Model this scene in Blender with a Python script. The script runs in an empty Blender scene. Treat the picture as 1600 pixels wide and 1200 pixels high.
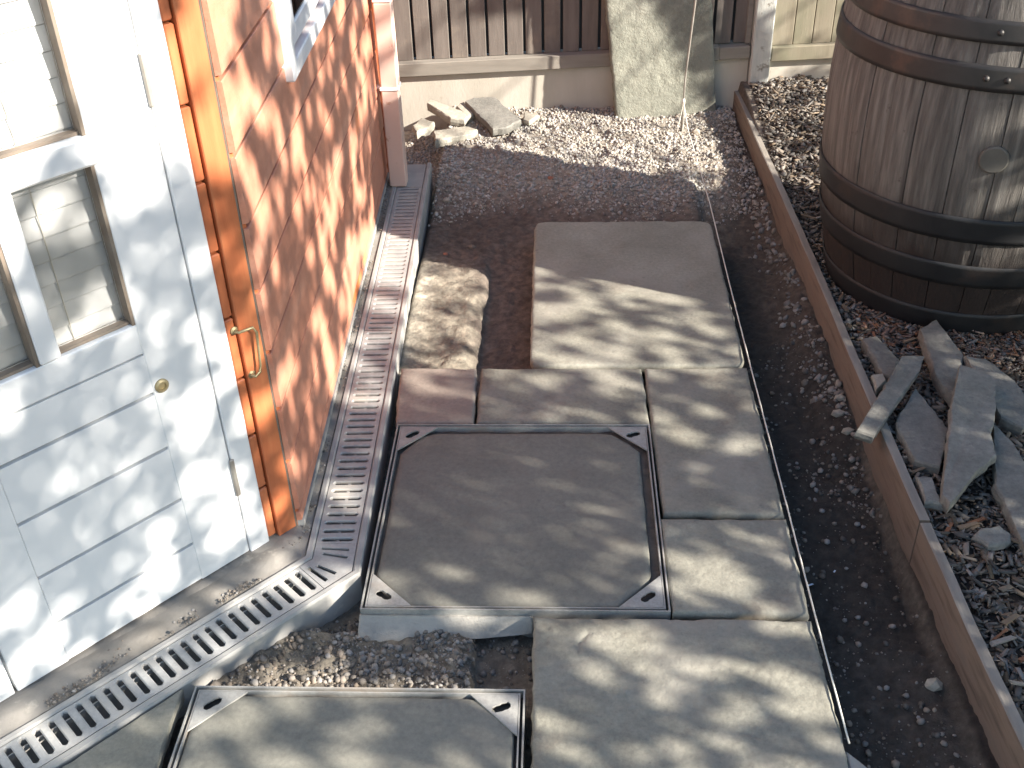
import bpy, bmesh, math, random
import numpy as np
from mathutils import Vector, Matrix
random.seed(7); rng = np.random.default_rng(11)
S = bpy.context.scene
C = S.collection
# ------------------------------------------------------------ camera, world, sun
FPX = 1704.9
cam_d = bpy.data.cameras.new('camera'); cam = bpy.data.objects.new('camera', cam_d); C.objects.link(cam)
R_ = Vector((0.99904117, 0.03542501, -0.02572558)); U_ = Vector((0.00085237, 0.57175317, 0.82042525)); F_ = Vector((-0.04377226, 0.81966053, -0.57117476))
m = Matrix((R_, U_, -F_)).transposed().to_4x4(); m.translation = Vector((-0.5404, -1.6703, 1.7765)); cam.matrix_world = m
cam_d.sensor_width = 36.0; cam_d.lens = 36.0 * FPX / 1600.0; cam_d.clip_start = 0.05; cam_d.clip_end = 400
S.camera = cam
S.render.resolution_x, S.render.resolution_y = 1024, 768
EL = math.radians(27.0)
SUN = Vector((0.919 * math.cos(EL), -0.394 * math.cos(EL), math.sin(EL))).normalized()   # towards the sun
w = bpy.data.worlds.new('World'); S.world = w; w.use_nodes = True
nt = w.node_tree; bg = nt.nodes['Background']; sky = nt.nodes.new('ShaderNodeTexSky'); sky.sky_type = 'NISHITA'
sky.sun_disc = False; sky.sun_elevation = EL; sky.sun_rotation = math.atan2(SUN.x, SUN.y)
sky.air_density = 1.15; sky.dust_density = 0.25
nt.links.new(sky.outputs[0], bg.inputs[0]); bg.inputs[1].default_value = 0.074
sl = bpy.data.lights.new('sun', 'SUN'); sl.energy = 5.0; sl.angle = math.radians(0.53); sl.color = (1.0, 0.93, 0.82)
so = bpy.data.objects.new('sun', sl); C.objects.link(so); so.rotation_euler = SUN.to_track_quat('Z', 'Y').to_euler(); so.location = (6, -3, 5)
S.view_settings.view_transform = 'Standard'; S.view_settings.look = 'None'; S.view_settings.exposure = 1.72; S.view_settings.gamma = 1.0
S.view_settings.use_curve_mapping = False

# ------------------------------------------------------------ noise
def _h(ix, iy, seed):
    n = (ix.astype(np.int64) * 374761393 + iy.astype(np.int64) * 668265263 + seed * 974711) & 0x7fffffff
    n = ((n ^ (n >> 13)) * 1274126177) & 0x7fffffff
    return ((n ^ (n >> 16)) & 0xffff) / 65535.0
def vn(x, y, seed=0):
    x = np.asarray(x, float); y = np.asarray(y, float); ix = np.floor(x); iy = np.floor(y); fx = x - ix; fy = y - iy
    fx = fx * fx * (3 - 2 * fx); fy = fy * fy * (3 - 2 * fy)
    a = _h(ix, iy, seed); b = _h(ix + 1, iy, seed); c = _h(ix, iy + 1, seed); d = _h(ix + 1, iy + 1, seed)
    return (a + (b - a) * fx) * (1 - fy) + (c + (d - c) * fx) * fy
def fbm(x, y, f, octv=4, seed=0, g=0.5):
    t = 0; a = 1; s = 0
    for o in range(octv):
        t = t + a * (vn(x * f, y * f, seed + o * 17) - 0.5); s += a; a *= g; f *= 2.03
    return t / s * 2
def sst(a, b, x):
    t = np.clip((np.asarray(x, float) - a) / (b - a), 0, 1); return t * t * (3 - 2 * t)

# ------------------------------------------------------------ materials
def N(nt, t, **k):
    n = nt.nodes.new(t)
    for a, b in k.items(): setattr(n, a, b)
    return n
def lin(c): return tuple(c) + (1.0,)
def mat(name, cols, scale=8, rough=0.8, bump=0.3, bscale=60, stretch=(1, 1, 1), metal=0.0, speck=None, blotch=None, island=None, spec=0.5, coat=0.0, bdist=0.002, attr=None, grain=None, vary=0, dirt=None):
    """cols: two or more base colours spread over a noise; speck=(colour, scale, lo, hi); blotch=(colour, scale, lo, hi); island: hue/value spread per piece"""
    M = bpy.data.materials.new(name); M.use_nodes = True; t = M.node_tree; L = t.links; b = t.nodes['Principled BSDF']
    tc = N(t, 'ShaderNodeTexCoord'); oi = N(t, 'ShaderNodeObjectInfo')
    off = N(t, 'ShaderNodeVectorMath', operation='SCALE'); cv = N(t, 'ShaderNodeCombineXYZ')
    for k, f in enumerate((13.1, 29.7, 7.3)):
        mm = N(t, 'ShaderNodeMath', operation='MULTIPLY'); mm.inputs[1].default_value = f; L.new(oi.outputs['Random'], mm.inputs[0]); L.new(mm.outputs[0], cv.inputs[k])
    ad = N(t, 'ShaderNodeVectorMath', operation='ADD'); L.new(tc.outputs['Object'], ad.inputs[0]); L.new(cv.outputs[0], ad.inputs[1])
    mp = N(t, 'ShaderNodeVectorMath', operation='MULTIPLY'); mp.inputs[1].default_value = stretch; L.new(ad.outputs[0], mp.inputs[0])
    def noise(sc, det=6, rg=0.6, v=mp):
        n = N(t, 'ShaderNodeTexNoise'); n.inputs['Scale'].default_value = sc; n.inputs['Detail'].default_value = det; n.inputs['Roughness'].default_value = rg
        L.new(v.outputs[0], n.inputs['Vector']); return n
    n1 = noise(scale); r = N(t, 'ShaderNodeValToRGB'); L.new(n1.outputs[0], r.inputs[0]); e = r.color_ramp.elements
    k = len(cols); e[0].position = 0.3; e[1].position = 0.7; e[0].color = lin(cols[0]); e[1].color = lin(cols[-1])
    for q in range(1, k - 1): x = e.new(0.3 + 0.4 * q / (k - 1)); x.color = lin(cols[q])
    out = r.outputs[0]
    def over(sp, out, v):
        c, sc, lo, hi = sp; n = noise(sc, 5, 0.65, v); mr = N(t, 'ShaderNodeMapRange'); mr.inputs[1].default_value = lo; mr.inputs[2].default_value = hi; L.new(n.outputs[0], mr.inputs[0])
        mx = N(t, 'ShaderNodeMix', data_type='RGBA'); L.new(mr.outputs[0], mx.inputs[0]); L.new(out, mx.inputs[6]); mx.inputs[7].default_value = lin(c); return mx.outputs[2]
    if vary:
        mv = N(t, 'ShaderNodeMapRange'); mv.inputs[3].default_value = 1 - vary; mv.inputs[4].default_value = 1 + vary; L.new(oi.outputs['Random'], mv.inputs[0]); hv = N(t, 'ShaderNodeHueSaturation'); L.new(mv.outputs[0], hv.inputs['Value']); L.new(out, hv.inputs['Color']); out = hv.outputs[0]
    if dirt: out = over(dirt, out, ad)
    if grain:
        ng = noise(grain[0], 4, .75, ad); mg = N(t, 'ShaderNodeMapRange'); mg.inputs[1].default_value = .25; mg.inputs[2].default_value = .75; mg.inputs[3].default_value = 1 - grain[1]; mg.inputs[4].default_value = 1 + grain[1]; L.new(ng.outputs[0], mg.inputs[0])
        hg = N(t, 'ShaderNodeHueSaturation'); L.new(mg.outputs[0], hg.inputs['Value']); L.new(out, hg.inputs['Color']); out = hg.outputs[0]
    if attr:
        at = N(t, 'ShaderNodeAttribute', attribute_name=attr); mx = N(t, 'ShaderNodeMix', data_type='RGBA', blend_type='MULTIPLY'); mx.inputs[0].default_value = 1
        L.new(out, mx.inputs[6]); L.new(at.outputs['Color'], mx.inputs[7]); out = mx.outputs[2]
    if blotch: out = over(blotch, out, ad)
    if speck: out = over(speck, out, ad)
    if island:
        gi = N(t, 'ShaderNodeNewGeometry'); mr = N(t, 'ShaderNodeMapRange'); mr.inputs[3].default_value = 1 - island; mr.inputs[4].default_value = 1 + island
        L.new(gi.outputs['Random Per Island'], mr.inputs[0])
        hs = N(t, 'ShaderNodeHueSaturation'); L.new(mr.outputs[0], hs.inputs['Value']); L.new(out, hs.inputs['Color'])
        mr2 = N(t, 'ShaderNodeMath', operation='MULTIPLY'); mr2.inputs[1].default_value = 37.7; L.new(gi.outputs['Random Per Island'], mr2.inputs[0])
        fr = N(t, 'ShaderNodeMath', operation='FRACT'); L.new(mr2.outputs[0], fr.inputs[0]); mr3 = N(t, 'ShaderNodeMapRange'); mr3.inputs[3].default_value = 0.3; mr3.inputs[4].default_value = 1.5
        L.new(fr.outputs[0], mr3.inputs[0]); L.new(mr3.outputs[0], hs.inputs['Saturation']); out = hs.outputs[0]
    L.new(out, b.inputs['Base Color'])
    if bump:
        n2 = noise(bscale, 6, 0.7); bp = N(t, 'ShaderNodeBump'); bp.inputs['Strength'].default_value = bump; bp.inputs['Distance'].default_value = bdist
        L.new(n2.outputs[0], bp.inputs['Height']); L.new(bp.outputs[0], b.inputs['Normal'])
    mr = N(t, 'ShaderNodeMapRange'); mr.inputs[3].default_value = max(0.05, rough - 0.12); mr.inputs[4].default_value = min(1, rough + 0.12); L.new(n1.outputs[0], mr.inputs[0]); L.new(mr.outputs[0], b.inputs['Roughness'])
    b.inputs['Metallic'].default_value = metal; b.inputs['Specular IOR Level'].default_value = spec; b.inputs['Coat Weight'].default_value = coat; b.inputs['Coat Roughness'].default_value = 0.25
    return M
K = {}
K['slab'] = mat('riven_sandstone', [(.188, .179, .146), (.236, .226, .186), (.280, .270, .226)], 5, .85, 1.0, 48, grain=(95, .22), vary=.09, dirt=((.17, .135, .105), 4.2, .58, .78), blotch=((.31, .29, .25), 2.6, .5, .75), speck=((.15, .14, .125), 34, .62, .78), bdist=.0028)
K['slab_pink'] = mat('pink_sandstone', [(.25, .208, .175), (.30, .25, .212)], 5, .85, .9, 60, grain=(95, .2), blotch=((.26, .215, .18), 3, .5, .72), speck=((.16, .12, .1), 34, .62, .8), bdist=.0015)
K['slab_grey'] = mat('smooth_grey_sandstone', [(.158, .153, .128), (.194, .186, .157), (.218, .210, .178)], 3.5, .8, .8, 70, grain=(80, .2), vary=.05, dirt=((.15, .125, .10), 5, .6, .8), blotch=((.225, .205, .17), 4, .55, .8), speck=((.13, .12, .11), 26, .62, .8), bdist=.0012)
K['offcut'] = mat('broken_sandstone', [(.15, .145, .13), (.25, .238, .212)], 9, .88, 1.0, 70, grain=(70, .28), vary=.16, speck=((.12, .115, .105), 40, .6, .75), bdist=.003)
K['offcut_pale'] = mat('pale_broken_sandstone', [(.29, .27, .225), (.40, .37, .31)], 9, .88, 1, 70, grain=(70, .25), bdist=.003)
K['lean'] = mat('riven_green_slab', [(.185, .188, .155), (.25, .248, .205)], 10, .85, 1.0, 75, blotch=((.23, .225, .19), 4, .5, .8), grain=(60, .22), bdist=.006)
K['soil'] = mat('soil', [(.55, .53, .5), (.95, .93, .9), (1.5, 1.45, 1.38)], 38, .95, 1.0, 110, attr='tint', speck=None, bdist=.008)
K['stone'] = mat('crushed_stone', [(.27, .245, .215), (.40, .365, .32)], 6, .9, .4, 120, island=.35)
K['stone_dull'] = mat('dull_stone', [(.17, .155, .14), (.27, .245, .215)], 6, .9, .4, 120, island=.4)
K['pebble'] = mat('soil_clods', [(.14, .12, .102), (.24, .208, .178)], 6, .95, .5, 120, island=.6)
K['chip'] = mat('bark_chips', [(.125, .104, .086), (.215, .178, .145)], 12, .95, .6, 60, island=.5, spec=.2)
K['chip_red'] = mat('reddish_bark_chips', [(.15, .09, .068), (.22, .145, .11)], 12, .9, .6, 60, island=.5)
K['white'] = mat('white_paint', [(.78, .79, .8), (.84, .84, .84)], 3, .42, .15, 40, stretch=(1, 1, .3), speck=((.55, .53, .5), 22, .72, .82))
K['dirtline'] = mat('grimy_groove', [(.3, .27, .22), (.45, .42, .38)], 30, .9, .3, 80)
K['terra'] = mat('terracotta_stain', [(.53, .215, .135), (.59, .255, .165), (.62, .31, .215)], 4, .5, .5, 50, stretch=(4, .35, 4), grain=(26, .10), blotch=((.68, .2, .06), 1.3, .58, .66), spec=.4)
K['terra_pipe'] = mat('pink_painted_pipe', [(.68, .47, .39), (.74, .54, .46)], 6, .55, .1, 40, speck=((.4, .16, .08), 14, .66, .74))
K['orange'] = mat('orange_stain', [(.44, .125, .05), (.52, .155, .062), (.57, .195, .08)], 5, .42, .3, 60, stretch=(6, 6, .5), speck=((.3, .1, .04), 30, .72, .8), coat=.1)
K['brownlead'] = mat('brown_gasket', [(.16, .12, .09), (.24, .2, .16)], 20, .7, .1, 60)
K['slat'] = mat('blind_slat', [(.66, .67, .67), (.74, .745, .745)], 6, .55, .05, 60)
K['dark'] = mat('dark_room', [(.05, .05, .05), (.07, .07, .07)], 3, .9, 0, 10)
K['casing'] = mat('dusty_channel_casing', [(.30, .29, .275), (.42, .405, .38)], 12, .8, .35, 70, speck=((.5, .46, .4), 18, .6, .72), bdist=.001)
K['grate'] = mat('galvanised_grate', [(.30, .30, .295), (.42, .415, .40)], 22, .55, .25, 90, metal=.05, blotch=((.46, .43, .385), 7, .48, .66), grain=(120, .15), bdist=.0008)
K['galv'] = mat('galvanised_frame', [(.27, .265, .25), (.38, .37, .345)], 14, .6, .3, 80, grain=(110, .2), metal=.1, blotch=((.3, .26, .22), 9, .5, .7))
K['mortar'] = mat('wet_mortar', [(.07, .062, .055), (.12, .105, .09)], 40, .95, .8, 120, bdist=.003)
K['mortar_pale'] = mat('pale_mortar', [(.32, .3, .27), (.45, .42, .37)], 16, .92, .8, 80, bdist=.004)
K['footing'] = mat('dirty_concrete', [(.17, .155, .135), (.28, .26, .235)], 9, .92, .7, 60, speck=((.4, .37, .32), 12, .58, .7), bdist=.003)
K['fence'] = mat('dark_fence_board', [(.125, .106, .094), (.20, .172, .152)], 5, .85, .5, 40, stretch=(5, 5, .6), blotch=((.27, .225, .18), 4, .55, .8))
K['fence_pale'] = mat('pale_fence_board', [(.21, .18, .13), (.3, .265, .2)], 6, .85, .5, 40, stretch=(5, 5, .6), blotch=((.2, .19, .13), 3, .5, .7))
K['rail'] = mat('weathered_rail', [(.2, .18, .155), (.28, .255, .22)], 6, .85, .5, 40, stretch=(.6, 5, 5))
K['gboard'] = mat('concrete_gravel_board', [(.42, .39, .33), (.52, .48, .42)], 5, .9, .5, 70, stretch=(1.6, 1, .5), blotch=((.3, .23, .16), 5, .6, .75), bdist=.002)
K['post'] = mat('concrete_post', [(.42, .43, .4), (.55, .54, .5)], 14, .85, .7, 45, stretch=(3, 3, .6), speck=((.2, .18, .15), 22, .6, .7), bdist=.004)
K['edging'] = mat('edging_board', [(.105, .08, .064), (.205, .155, .122), (.17, .14, .118)], 9, .85, .6, 50, stretch=(5, .5, 5), blotch=((.23, .17, .13), 4, .55, .75), bdist=.002)
K['edging_top'] = mat('edging_sawn_top', [(.2, .175, .15), (.3, .27, .235)], 9, .9, .6, 50, stretch=(4, .6, 4), bdist=.002)
K['stave'] = mat('barrel_oak', [(.055, .05, .045), (.12, .108, .097), (.20, .185, .165)], 9, .75, 1.0, 34, stretch=(6, 6, .4), speck=((.05, .035, .03), 20, .64, .74), bdist=.004)
K['bungwood'] = mat('bung_wood', [(.085, .078, .068), (.14, .13, .112)], 12, .7, .5, 50)
K['hoop'] = mat('black_hoop', [(.014, .014, .016), (.026, .026, .027)], 9, .55, .3, 50, metal=.2, blotch=((.04, .028, .024), 8, .55, .72))
K['hoop_brown'] = mat('weathered_hoop', [(.035, .034, .034), (.055, .05, .048)], 9, .5, .3, 50, metal=.5, blotch=((.085, .06, .05), 8, .55, .72))
K['steel'] = mat('rusty_steel', [(.3, .27, .24), (.42, .39, .35)], 20, .5, .2, 80, metal=.5)
K['string'] = mat('string', [(.6, .57, .5), (.72, .69, .62)], 90, .9, .3, 300)
K['brass'] = mat('aged_brass', [(.3, .24, .13), (.5, .42, .25)], 30, .45, .2, 80, metal=.6)
K['leaf'] = mat('leaf', [(.05, .09, .025), (.09, .13, .04)], 4, .6, 0, 10, island=.3)
K['bark'] = mat('tree_bark', [(.1, .075, .055), (.17, .14, .11)], 12, .9, .9, 30, stretch=(3, 3, .6), bdist=.01)
K['brick'] = mat('brick_rubble', [(.3, .11, .07), (.38, .17, .11)], 12, .9, .6, 60)
K['plastic'] = mat('blue_white_plastic', [(.6, .66, .8), (.7, .74, .82)], 8, .4, 0, 60)
# stave lower stain: damp, reddish-black wood near the ground
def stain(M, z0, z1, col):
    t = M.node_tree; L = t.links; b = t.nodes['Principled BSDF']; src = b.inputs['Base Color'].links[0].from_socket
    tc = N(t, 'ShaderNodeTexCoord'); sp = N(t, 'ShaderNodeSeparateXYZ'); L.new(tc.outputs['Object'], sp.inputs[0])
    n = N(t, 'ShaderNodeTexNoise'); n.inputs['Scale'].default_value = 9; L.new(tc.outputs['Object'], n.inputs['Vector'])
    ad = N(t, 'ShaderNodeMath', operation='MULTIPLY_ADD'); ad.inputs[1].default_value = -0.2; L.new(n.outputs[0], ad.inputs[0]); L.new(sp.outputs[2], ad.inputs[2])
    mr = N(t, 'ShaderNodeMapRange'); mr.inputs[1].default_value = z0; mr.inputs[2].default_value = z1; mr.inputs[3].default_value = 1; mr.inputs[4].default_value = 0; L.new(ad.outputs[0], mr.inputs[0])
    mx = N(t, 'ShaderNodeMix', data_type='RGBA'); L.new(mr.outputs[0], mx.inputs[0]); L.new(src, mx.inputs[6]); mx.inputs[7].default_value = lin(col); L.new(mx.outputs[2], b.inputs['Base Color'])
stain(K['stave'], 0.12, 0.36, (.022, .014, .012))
G = bpy.data.materials.new('window_glass'); G.use_nodes = True; t = G.node_tree; t.nodes.remove(t.nodes['Principled BSDF'])
tr = N(t, 'ShaderNodeBsdfTransparent'); gl = N(t, 'ShaderNodeBsdfGlossy'); gl.inputs['Roughness'].default_value = .03; mxs = N(t, 'ShaderNodeMixShader'); fr = N(t, 'ShaderNodeFresnel'); fr.inputs[0].default_value = 1.5
tr.inputs[0].default_value = (.95, .95, .95, 1)
t.links.new(fr.outputs[0], mxs.inputs[0]); t.links.new(tr.outputs[0], mxs.inputs[1]); t.links.new(gl.outputs[0], mxs.inputs[2]); t.links.new(mxs.outputs[0], t.nodes['Material Output'].inputs[0]); K['glass'] = G

# ------------------------------------------------------------ object helpers
WL = {}
def thing(name, label, cat, loc, group=None):
    o = bpy.data.objects.new(name, None); C.objects.link(o); o.location = loc; o.empty_display_size = .05
    o['label'] = label; o['category'] = cat
    if group: o['group'] = group
    WL[o.name] = Vector(loc); return o
def mesh(name, v, f, mt, smooth=False):
    me = bpy.data.meshes.new(name); me.from_pydata([tuple(map(float, q)) for q in v], [], [tuple(map(int, q)) for q in f]); me.validate(); me.materials.append(K[mt] if isinstance(mt, str) else mt)
    if smooth: me.polygons.foreach_set('use_smooth', [True] * len(me.polygons))
    me.update(); return me
def fixn(me):
    bm = bmesh.new(); bm.from_mesh(me); bmesh.ops.recalc_face_normals(bm, faces=bm.faces); bm.to_mesh(me); bm.free()
def part(name, vf, mt, parent=None, smooth=False, origin=None, recalc=True, label=None, bev=0):
    """vertices are given in world coordinates; the object's origin goes to origin (default: the parent's)"""
    v, f = vf; v = np.asarray(v, float); pl = WL[parent.name] if parent else Vector((0, 0, 0))
    og = Vector(origin) if origin is not None else (pl if parent else Vector(v.mean(0)))
    me = mesh(name, v - np.array(og), f, mt, smooth)
    if recalc: fixn(me)
    if bev:
        bm = bmesh.new(); bm.from_mesh(me); bmesh.ops.bevel(bm, geom=bm.edges[:], offset=bev, segments=1, affect='EDGES', profile=.5, clamp_overlap=True); bm.to_mesh(me); bm.free()
    o = bpy.data.objects.new(name, me); C.objects.link(o)
    if parent: o.parent = parent
    o.location = og - pl; WL[o.name] = og
    if label: o['label'] = label
    return o
def solo(name, vf, mt, label, cat, group=None, **k):
    o = part(name, vf, mt, None, **k); o['label'] = label; o['category'] = cat
    if group: o['group'] = group
    return o
def setting(name, vf, mt, kind='structure', **k):
    o = part(name, vf, mt, None, origin=(0, 0, 0), **k); o['kind'] = kind; return o
def join(*l):
    V = []; F = []; n = 0
    for v, f in l:
        V += [tuple(q) for q in v]; F += [tuple(i + n for i in q) for q in f]; n += len(v)
    return V, F
BF = [(0, 3, 2, 1), (4, 5, 6, 7), (0, 1, 5, 4), (1, 2, 6, 5), (2, 3, 7, 6), (3, 0, 4, 7)]
def box(x0, x1, y0, y1, z0, z1): return [(x0, y0, z0), (x1, y0, z0), (x1, y1, z0), (x0, y1, z0), (x0, y0, z1), (x1, y0, z1), (x1, y1, z1), (x0, y1, z1)], BF
def frame_box(O, a, n, s0, s1, n0, n1, z0, z1):
    """box in the frame of a wall: s along a, outwards along n, z up"""
    O = np.array(O); a = np.array(a); n = np.array(n); up = np.array((0, 0, 1.))
    return [tuple(O + a * s + n * k + up * z) for z in (z0, z1) for s, k in ((s0, n0), (s1, n0), (s1, n1), (s0, n1))], BF
def tube(pts, r, seg=8, cap=True):
    pts = [Vector(p) for p in pts]; V = []; F = []; rr = r if isinstance(r, (list, tuple)) else [r] * len(pts)
    for i, p in enumerate(pts):
        d = (pts[min(i + 1, len(pts) - 1)] - pts[max(i - 1, 0)]).normalized(); a = d.cross(Vector((0.3, 0.2, 1) if abs(d.z) < .9 else (1, 0, 0))).normalized(); b = d.cross(a)
        for k in range(seg): q = 2 * math.pi * k / seg; V.append(tuple(p + (a * math.cos(q) + b * math.sin(q)) * rr[i]))
    for i in range(len(pts) - 1):
        for k in range(seg): k2 = (k + 1) % seg; F.append((i * seg + k, i * seg + k2, (i + 1) * seg + k2, (i + 1) * seg + k))
    if cap: F.append(tuple(range(seg))[::-1]); F.append(tuple((len(pts) - 1) * seg + k for k in range(seg)))
    return V, F
def lathe(c, prof, seg=24, axis='z', cap=True):
    V = []; F = []; c = Vector(c)
    for r, h in prof:
        for k in range(seg): q = 2 * math.pi * k / seg; V.append(tuple(c + Vector((r * math.cos(q), r * math.sin(q), h))))
    for i in range(len(prof) - 1):
        for k in range(seg): k2 = (k + 1) % seg; F.append((i * seg + k, i * seg + k2, (i + 1) * seg + k2, (i + 1) * seg + k))
    if cap: F.append(tuple((len(prof) - 1) * seg + k for k in range(seg)))
    return V, F
def to_axis(vf, c, d):
    """rotate a z-up shape about c so that +z becomes d"""
    q = Vector((0, 0, 1)).rotation_difference(Vector(d)); c = Vector(c); return [tuple(c + q @ (Vector(v) - c)) for v in vf[0]], vf[1]

# ------------------------------------------------------------ paving slabs
def slab_mesh(c, th=.032, rough=.0012, jit=.003, seed=0, top=0.0, res=.014, rnd=.0, tilt=(0, 0), cracks=()):
    """c: four corners (x,y) ll, lr, ur, ul; a riven slab with uneven edges"""
    c = [np.array(q, float) for q in c]; Lx = np.linalg.norm(c[1] - c[0]); Ly = np.linalg.norm(c[3] - c[0])
    nu = max(6, int(Lx / res)); nv = max(6, int(Ly / res)); sa = np.concatenate([[0, .0035 / Lx, .009 / Lx], np.linspace(.02 / Lx, 1 - .02 / Lx, nu), [1 - .009 / Lx, 1 - .0035 / Lx, 1]]); ta = np.concatenate([[0, .0035 / Ly, .009 / Ly], np.linspace(.02 / Ly, 1 - .02 / Ly, nv), [1 - .009 / Ly, 1 - .0035 / Ly, 1]]); nu += 6; nv += 6
    s, t = np.meshgrid(sa, ta, indexing='ij')
    X = sum(wt[..., None] * q for wt, q in (((1 - s) * (1 - t), c[0]), (s * (1 - t), c[1]), (s * t, c[2]), ((1 - s) * t, c[3])))
    ctr = sum(c) / 4
    if rnd:   # rounded corners
        du = np.minimum(s, 1 - s) * Lx; dv = np.minimum(t, 1 - t) * Ly; k = np.clip(1 - (du + dv) / rnd, 0, 1); X = X + (ctr - X) * (k * rnd * .5 / np.linalg.norm(c[0] - ctr))[..., None]
    e = np.minimum(np.minimum(s, 1 - s) * Lx, np.minimum(t, 1 - t) * Ly)
    z = top + rough * 2.2 * fbm(X[..., 0], X[..., 1], 7, 3, seed) + rough * 1.4 * fbm(X[..., 0], X[..., 1], 38, 3, seed + 5) + tilt[0] * (X[..., 0] - ctr[0]) + tilt[1] * (X[..., 1] - ctr[1])
    z = z - .0028 * np.exp(-e / .0025) - .0055 * np.clip(fbm(X[..., 0], X[..., 1], 24, 3, seed + 3) * 1.6 - .25, 0, 1) * np.exp(-e / .010)
    for (ax, ay), (bx, by) in cracks:
        k = np.clip(((X[..., 0] - ax) * (bx - ax) + (X[..., 1] - ay) * (by - ay)) / ((bx - ax) ** 2 + (by - ay) ** 2), 0, 1); dd_ = np.hypot(X[..., 0] - ax - k * (bx - ax), X[..., 1] - ay - k * (by - ay)) + .004 * fbm(X[..., 0], X[..., 1], 60, 2, 7); z = z - .004 * np.exp(-(np.abs(dd_) / .0035) ** 2)
    inner = X.copy(); edge = e < 1e-9
    j = jit * (fbm(X[..., 0], X[..., 1], 22, 3, seed + 9)); dirv = (X - ctr) / np.linalg.norm(X - ctr, axis=2, keepdims=True)
    X = X + dirv * (j * np.exp(-e / .02))[..., None]
    V = [(X[i, k, 0], X[i, k, 1], z[i, k]) for i in range(nu) for k in range(nv)]; F = [(i * nv + k, (i + 1) * nv + k, (i + 1) * nv + k + 1, i * nv + k + 1) for i in range(nu - 1) for k in range(nv - 1)]
    ring = [i * nv for i in range(nu)] + [(nu - 1) * nv + k for k in range(1, nv)] + [i * nv + nv - 1 for i in range(nu - 2, -1, -1)] + [k for k in range(nv - 2, 0, -1)]
    n0 = len(V); nr = len(ring)
    for lv, (dz, ou) in enumerate(((.009, .0035), (.02, .001), (th, -.004))):
        for q, ri in enumerate(ring):
            x, y, zz = V[ri]; d = np.array((x, y)) - ctr; d /= np.linalg.norm(d); jj = ou + .003 * (vn(x * 60 + lv * 9, y * 60, seed + lv) - .5) * 2 * (lv < 2); V.append((x + d[0] * jj, y + d[1] * jj, zz - dz))
    prev = ring
    for lv in range(3):
        cur = [n0 + lv * nr + q for q in range(nr)]
        for q in range(nr): q2 = (q + 1) % nr; F.append((prev[q], cur[q], cur[q2], prev[q2]))
        prev = cur
    F.append(tuple(prev)); return V, F
def slab(c, label, mt='slab', group='sandstone paving slabs laid around the manhole covers', **k):
    vf = slab_mesh(c, **k); o = solo('paving_slab', vf, mt, label, 'paving slab', group, smooth=True, origin=(sum(q[0] for q in c) / 4, sum(q[1] for q in c) / 4, 0)); return o
slab([(-.592, -.62), (.004, -.62), (0, -.012), (-.596, -.008)], 'largest square sandstone slab in the foreground, chipped at its left corner', seed=3, rough=.0015, res=.006, cracks=(((-.585, -.02), (-.565, -.045)), ((-.565, -.045), (-.570, -.085)), ((-.482, -.055), (-.50, -.08)), ((-.50, -.08), (-.505, -.115)), ((-.19, -.30), (-.16, -.315))))
slab([(-.294, .008), (.001, .008), (0, .312), (-.297, .310)], 'small square slab at the right of the big manhole cover, nearest of two beside it', seed=14, rough=.0015)
slab([(-.289, .332), (0, .330), (-.002, .960), (-.293, .958)], 'upright rectangular slab along the string line, right of the big manhole cover', seed=25)
slab([(-.626, .978), (-.003, .976), (0, 1.905), (-.628, 1.908)], 'large rectangular slab at the far end, lying beside the dug trench', seed=36, rnd=.03, th=.035)
slab([(-.765, .697), (-.300, .697), (-.305, .958), (-.768, .962)], 'oblong buff slab above the big manhole cover, right of the pink one', seed=47)
slab([(-.986, .697), (-.777, .697), (-.783, .962), (-1.004, .962)], 'pinkish square slab next to the drain channel', mt='slab_pink', seed=58)

# triangular cut slab against the slanting drain
def stone_piece(top, th, seed=0, jit=.003, dome=.0015, under=.004):
    """broken stone: 3-D top outline, thickness; ragged rim, slightly domed top"""
    top = [np.array(q, float) for q in top]; P = []
    for i, a in enumerate(top):
        b = top[(i + 1) % len(top)]; n = max(2, int(np.linalg.norm(b - a) / .018))
        for k in range(n): P.append(a + (b - a) * k / n)
    P = np.array(P); ctr = P.mean(0); nrm = np.zeros(3)
    for i in range(len(top)): nrm += np.cross(top[i] - ctr, top[(i + 1) % len(top)] - ctr)
    if nrm[2] < 0: nrm = -nrm
    nrm /= np.linalg.norm(nrm); r = np.random.default_rng(seed); n = len(P)
    d = P - ctr; d /= np.linalg.norm(d, axis=1, keepdims=True); P = P + d * (r.random((n, 1)) - .5) * 2 * jit
    rings = []
    for fr_, up in ((.45, dome), (.8, dome * .8)): rings.append(ctr + (P - ctr) * fr_ + nrm * (up + (r.random((n, 1)) - .5) * .0004))
    rings.append(P - d * .004 + nrm * (r.random((n, 1)) - .5) * .002); rings.append(P - nrm * .005); rings.append(P + d * (r.random((n, 1)) - .3) * .006 - nrm * th * .55); rings.append(P - d * under - nrm * th)
    V = [ctr + nrm * dome]; F = []
    for rg in rings: V += list(rg)
    for k in range(n): F.append((0, 1 + k, 1 + (k + 1) % n))
    for l in range(len(rings) - 1):
        for k in range(n): k2 = (k + 1) % n; a = 1 + l * n; b = a + n; F.append((a + k, b + k, b + k2, a + k2))
    F.append(tuple(1 + (len(rings) - 1) * n + k for k in range(n))); return V, F
solo('paving_slab', stone_piece([(-1.316, -.213, -.002), (-1.308, -.80, -.002), (-1.93, -.86, -.004), (-1.63, -.545, -.003)], .032, 5, .002), 'slab', 'triangular cut slab between the slanting drain and the lower manhole cover', 'paving slab', 'sandstone paving slabs laid around the manhole covers')

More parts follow.
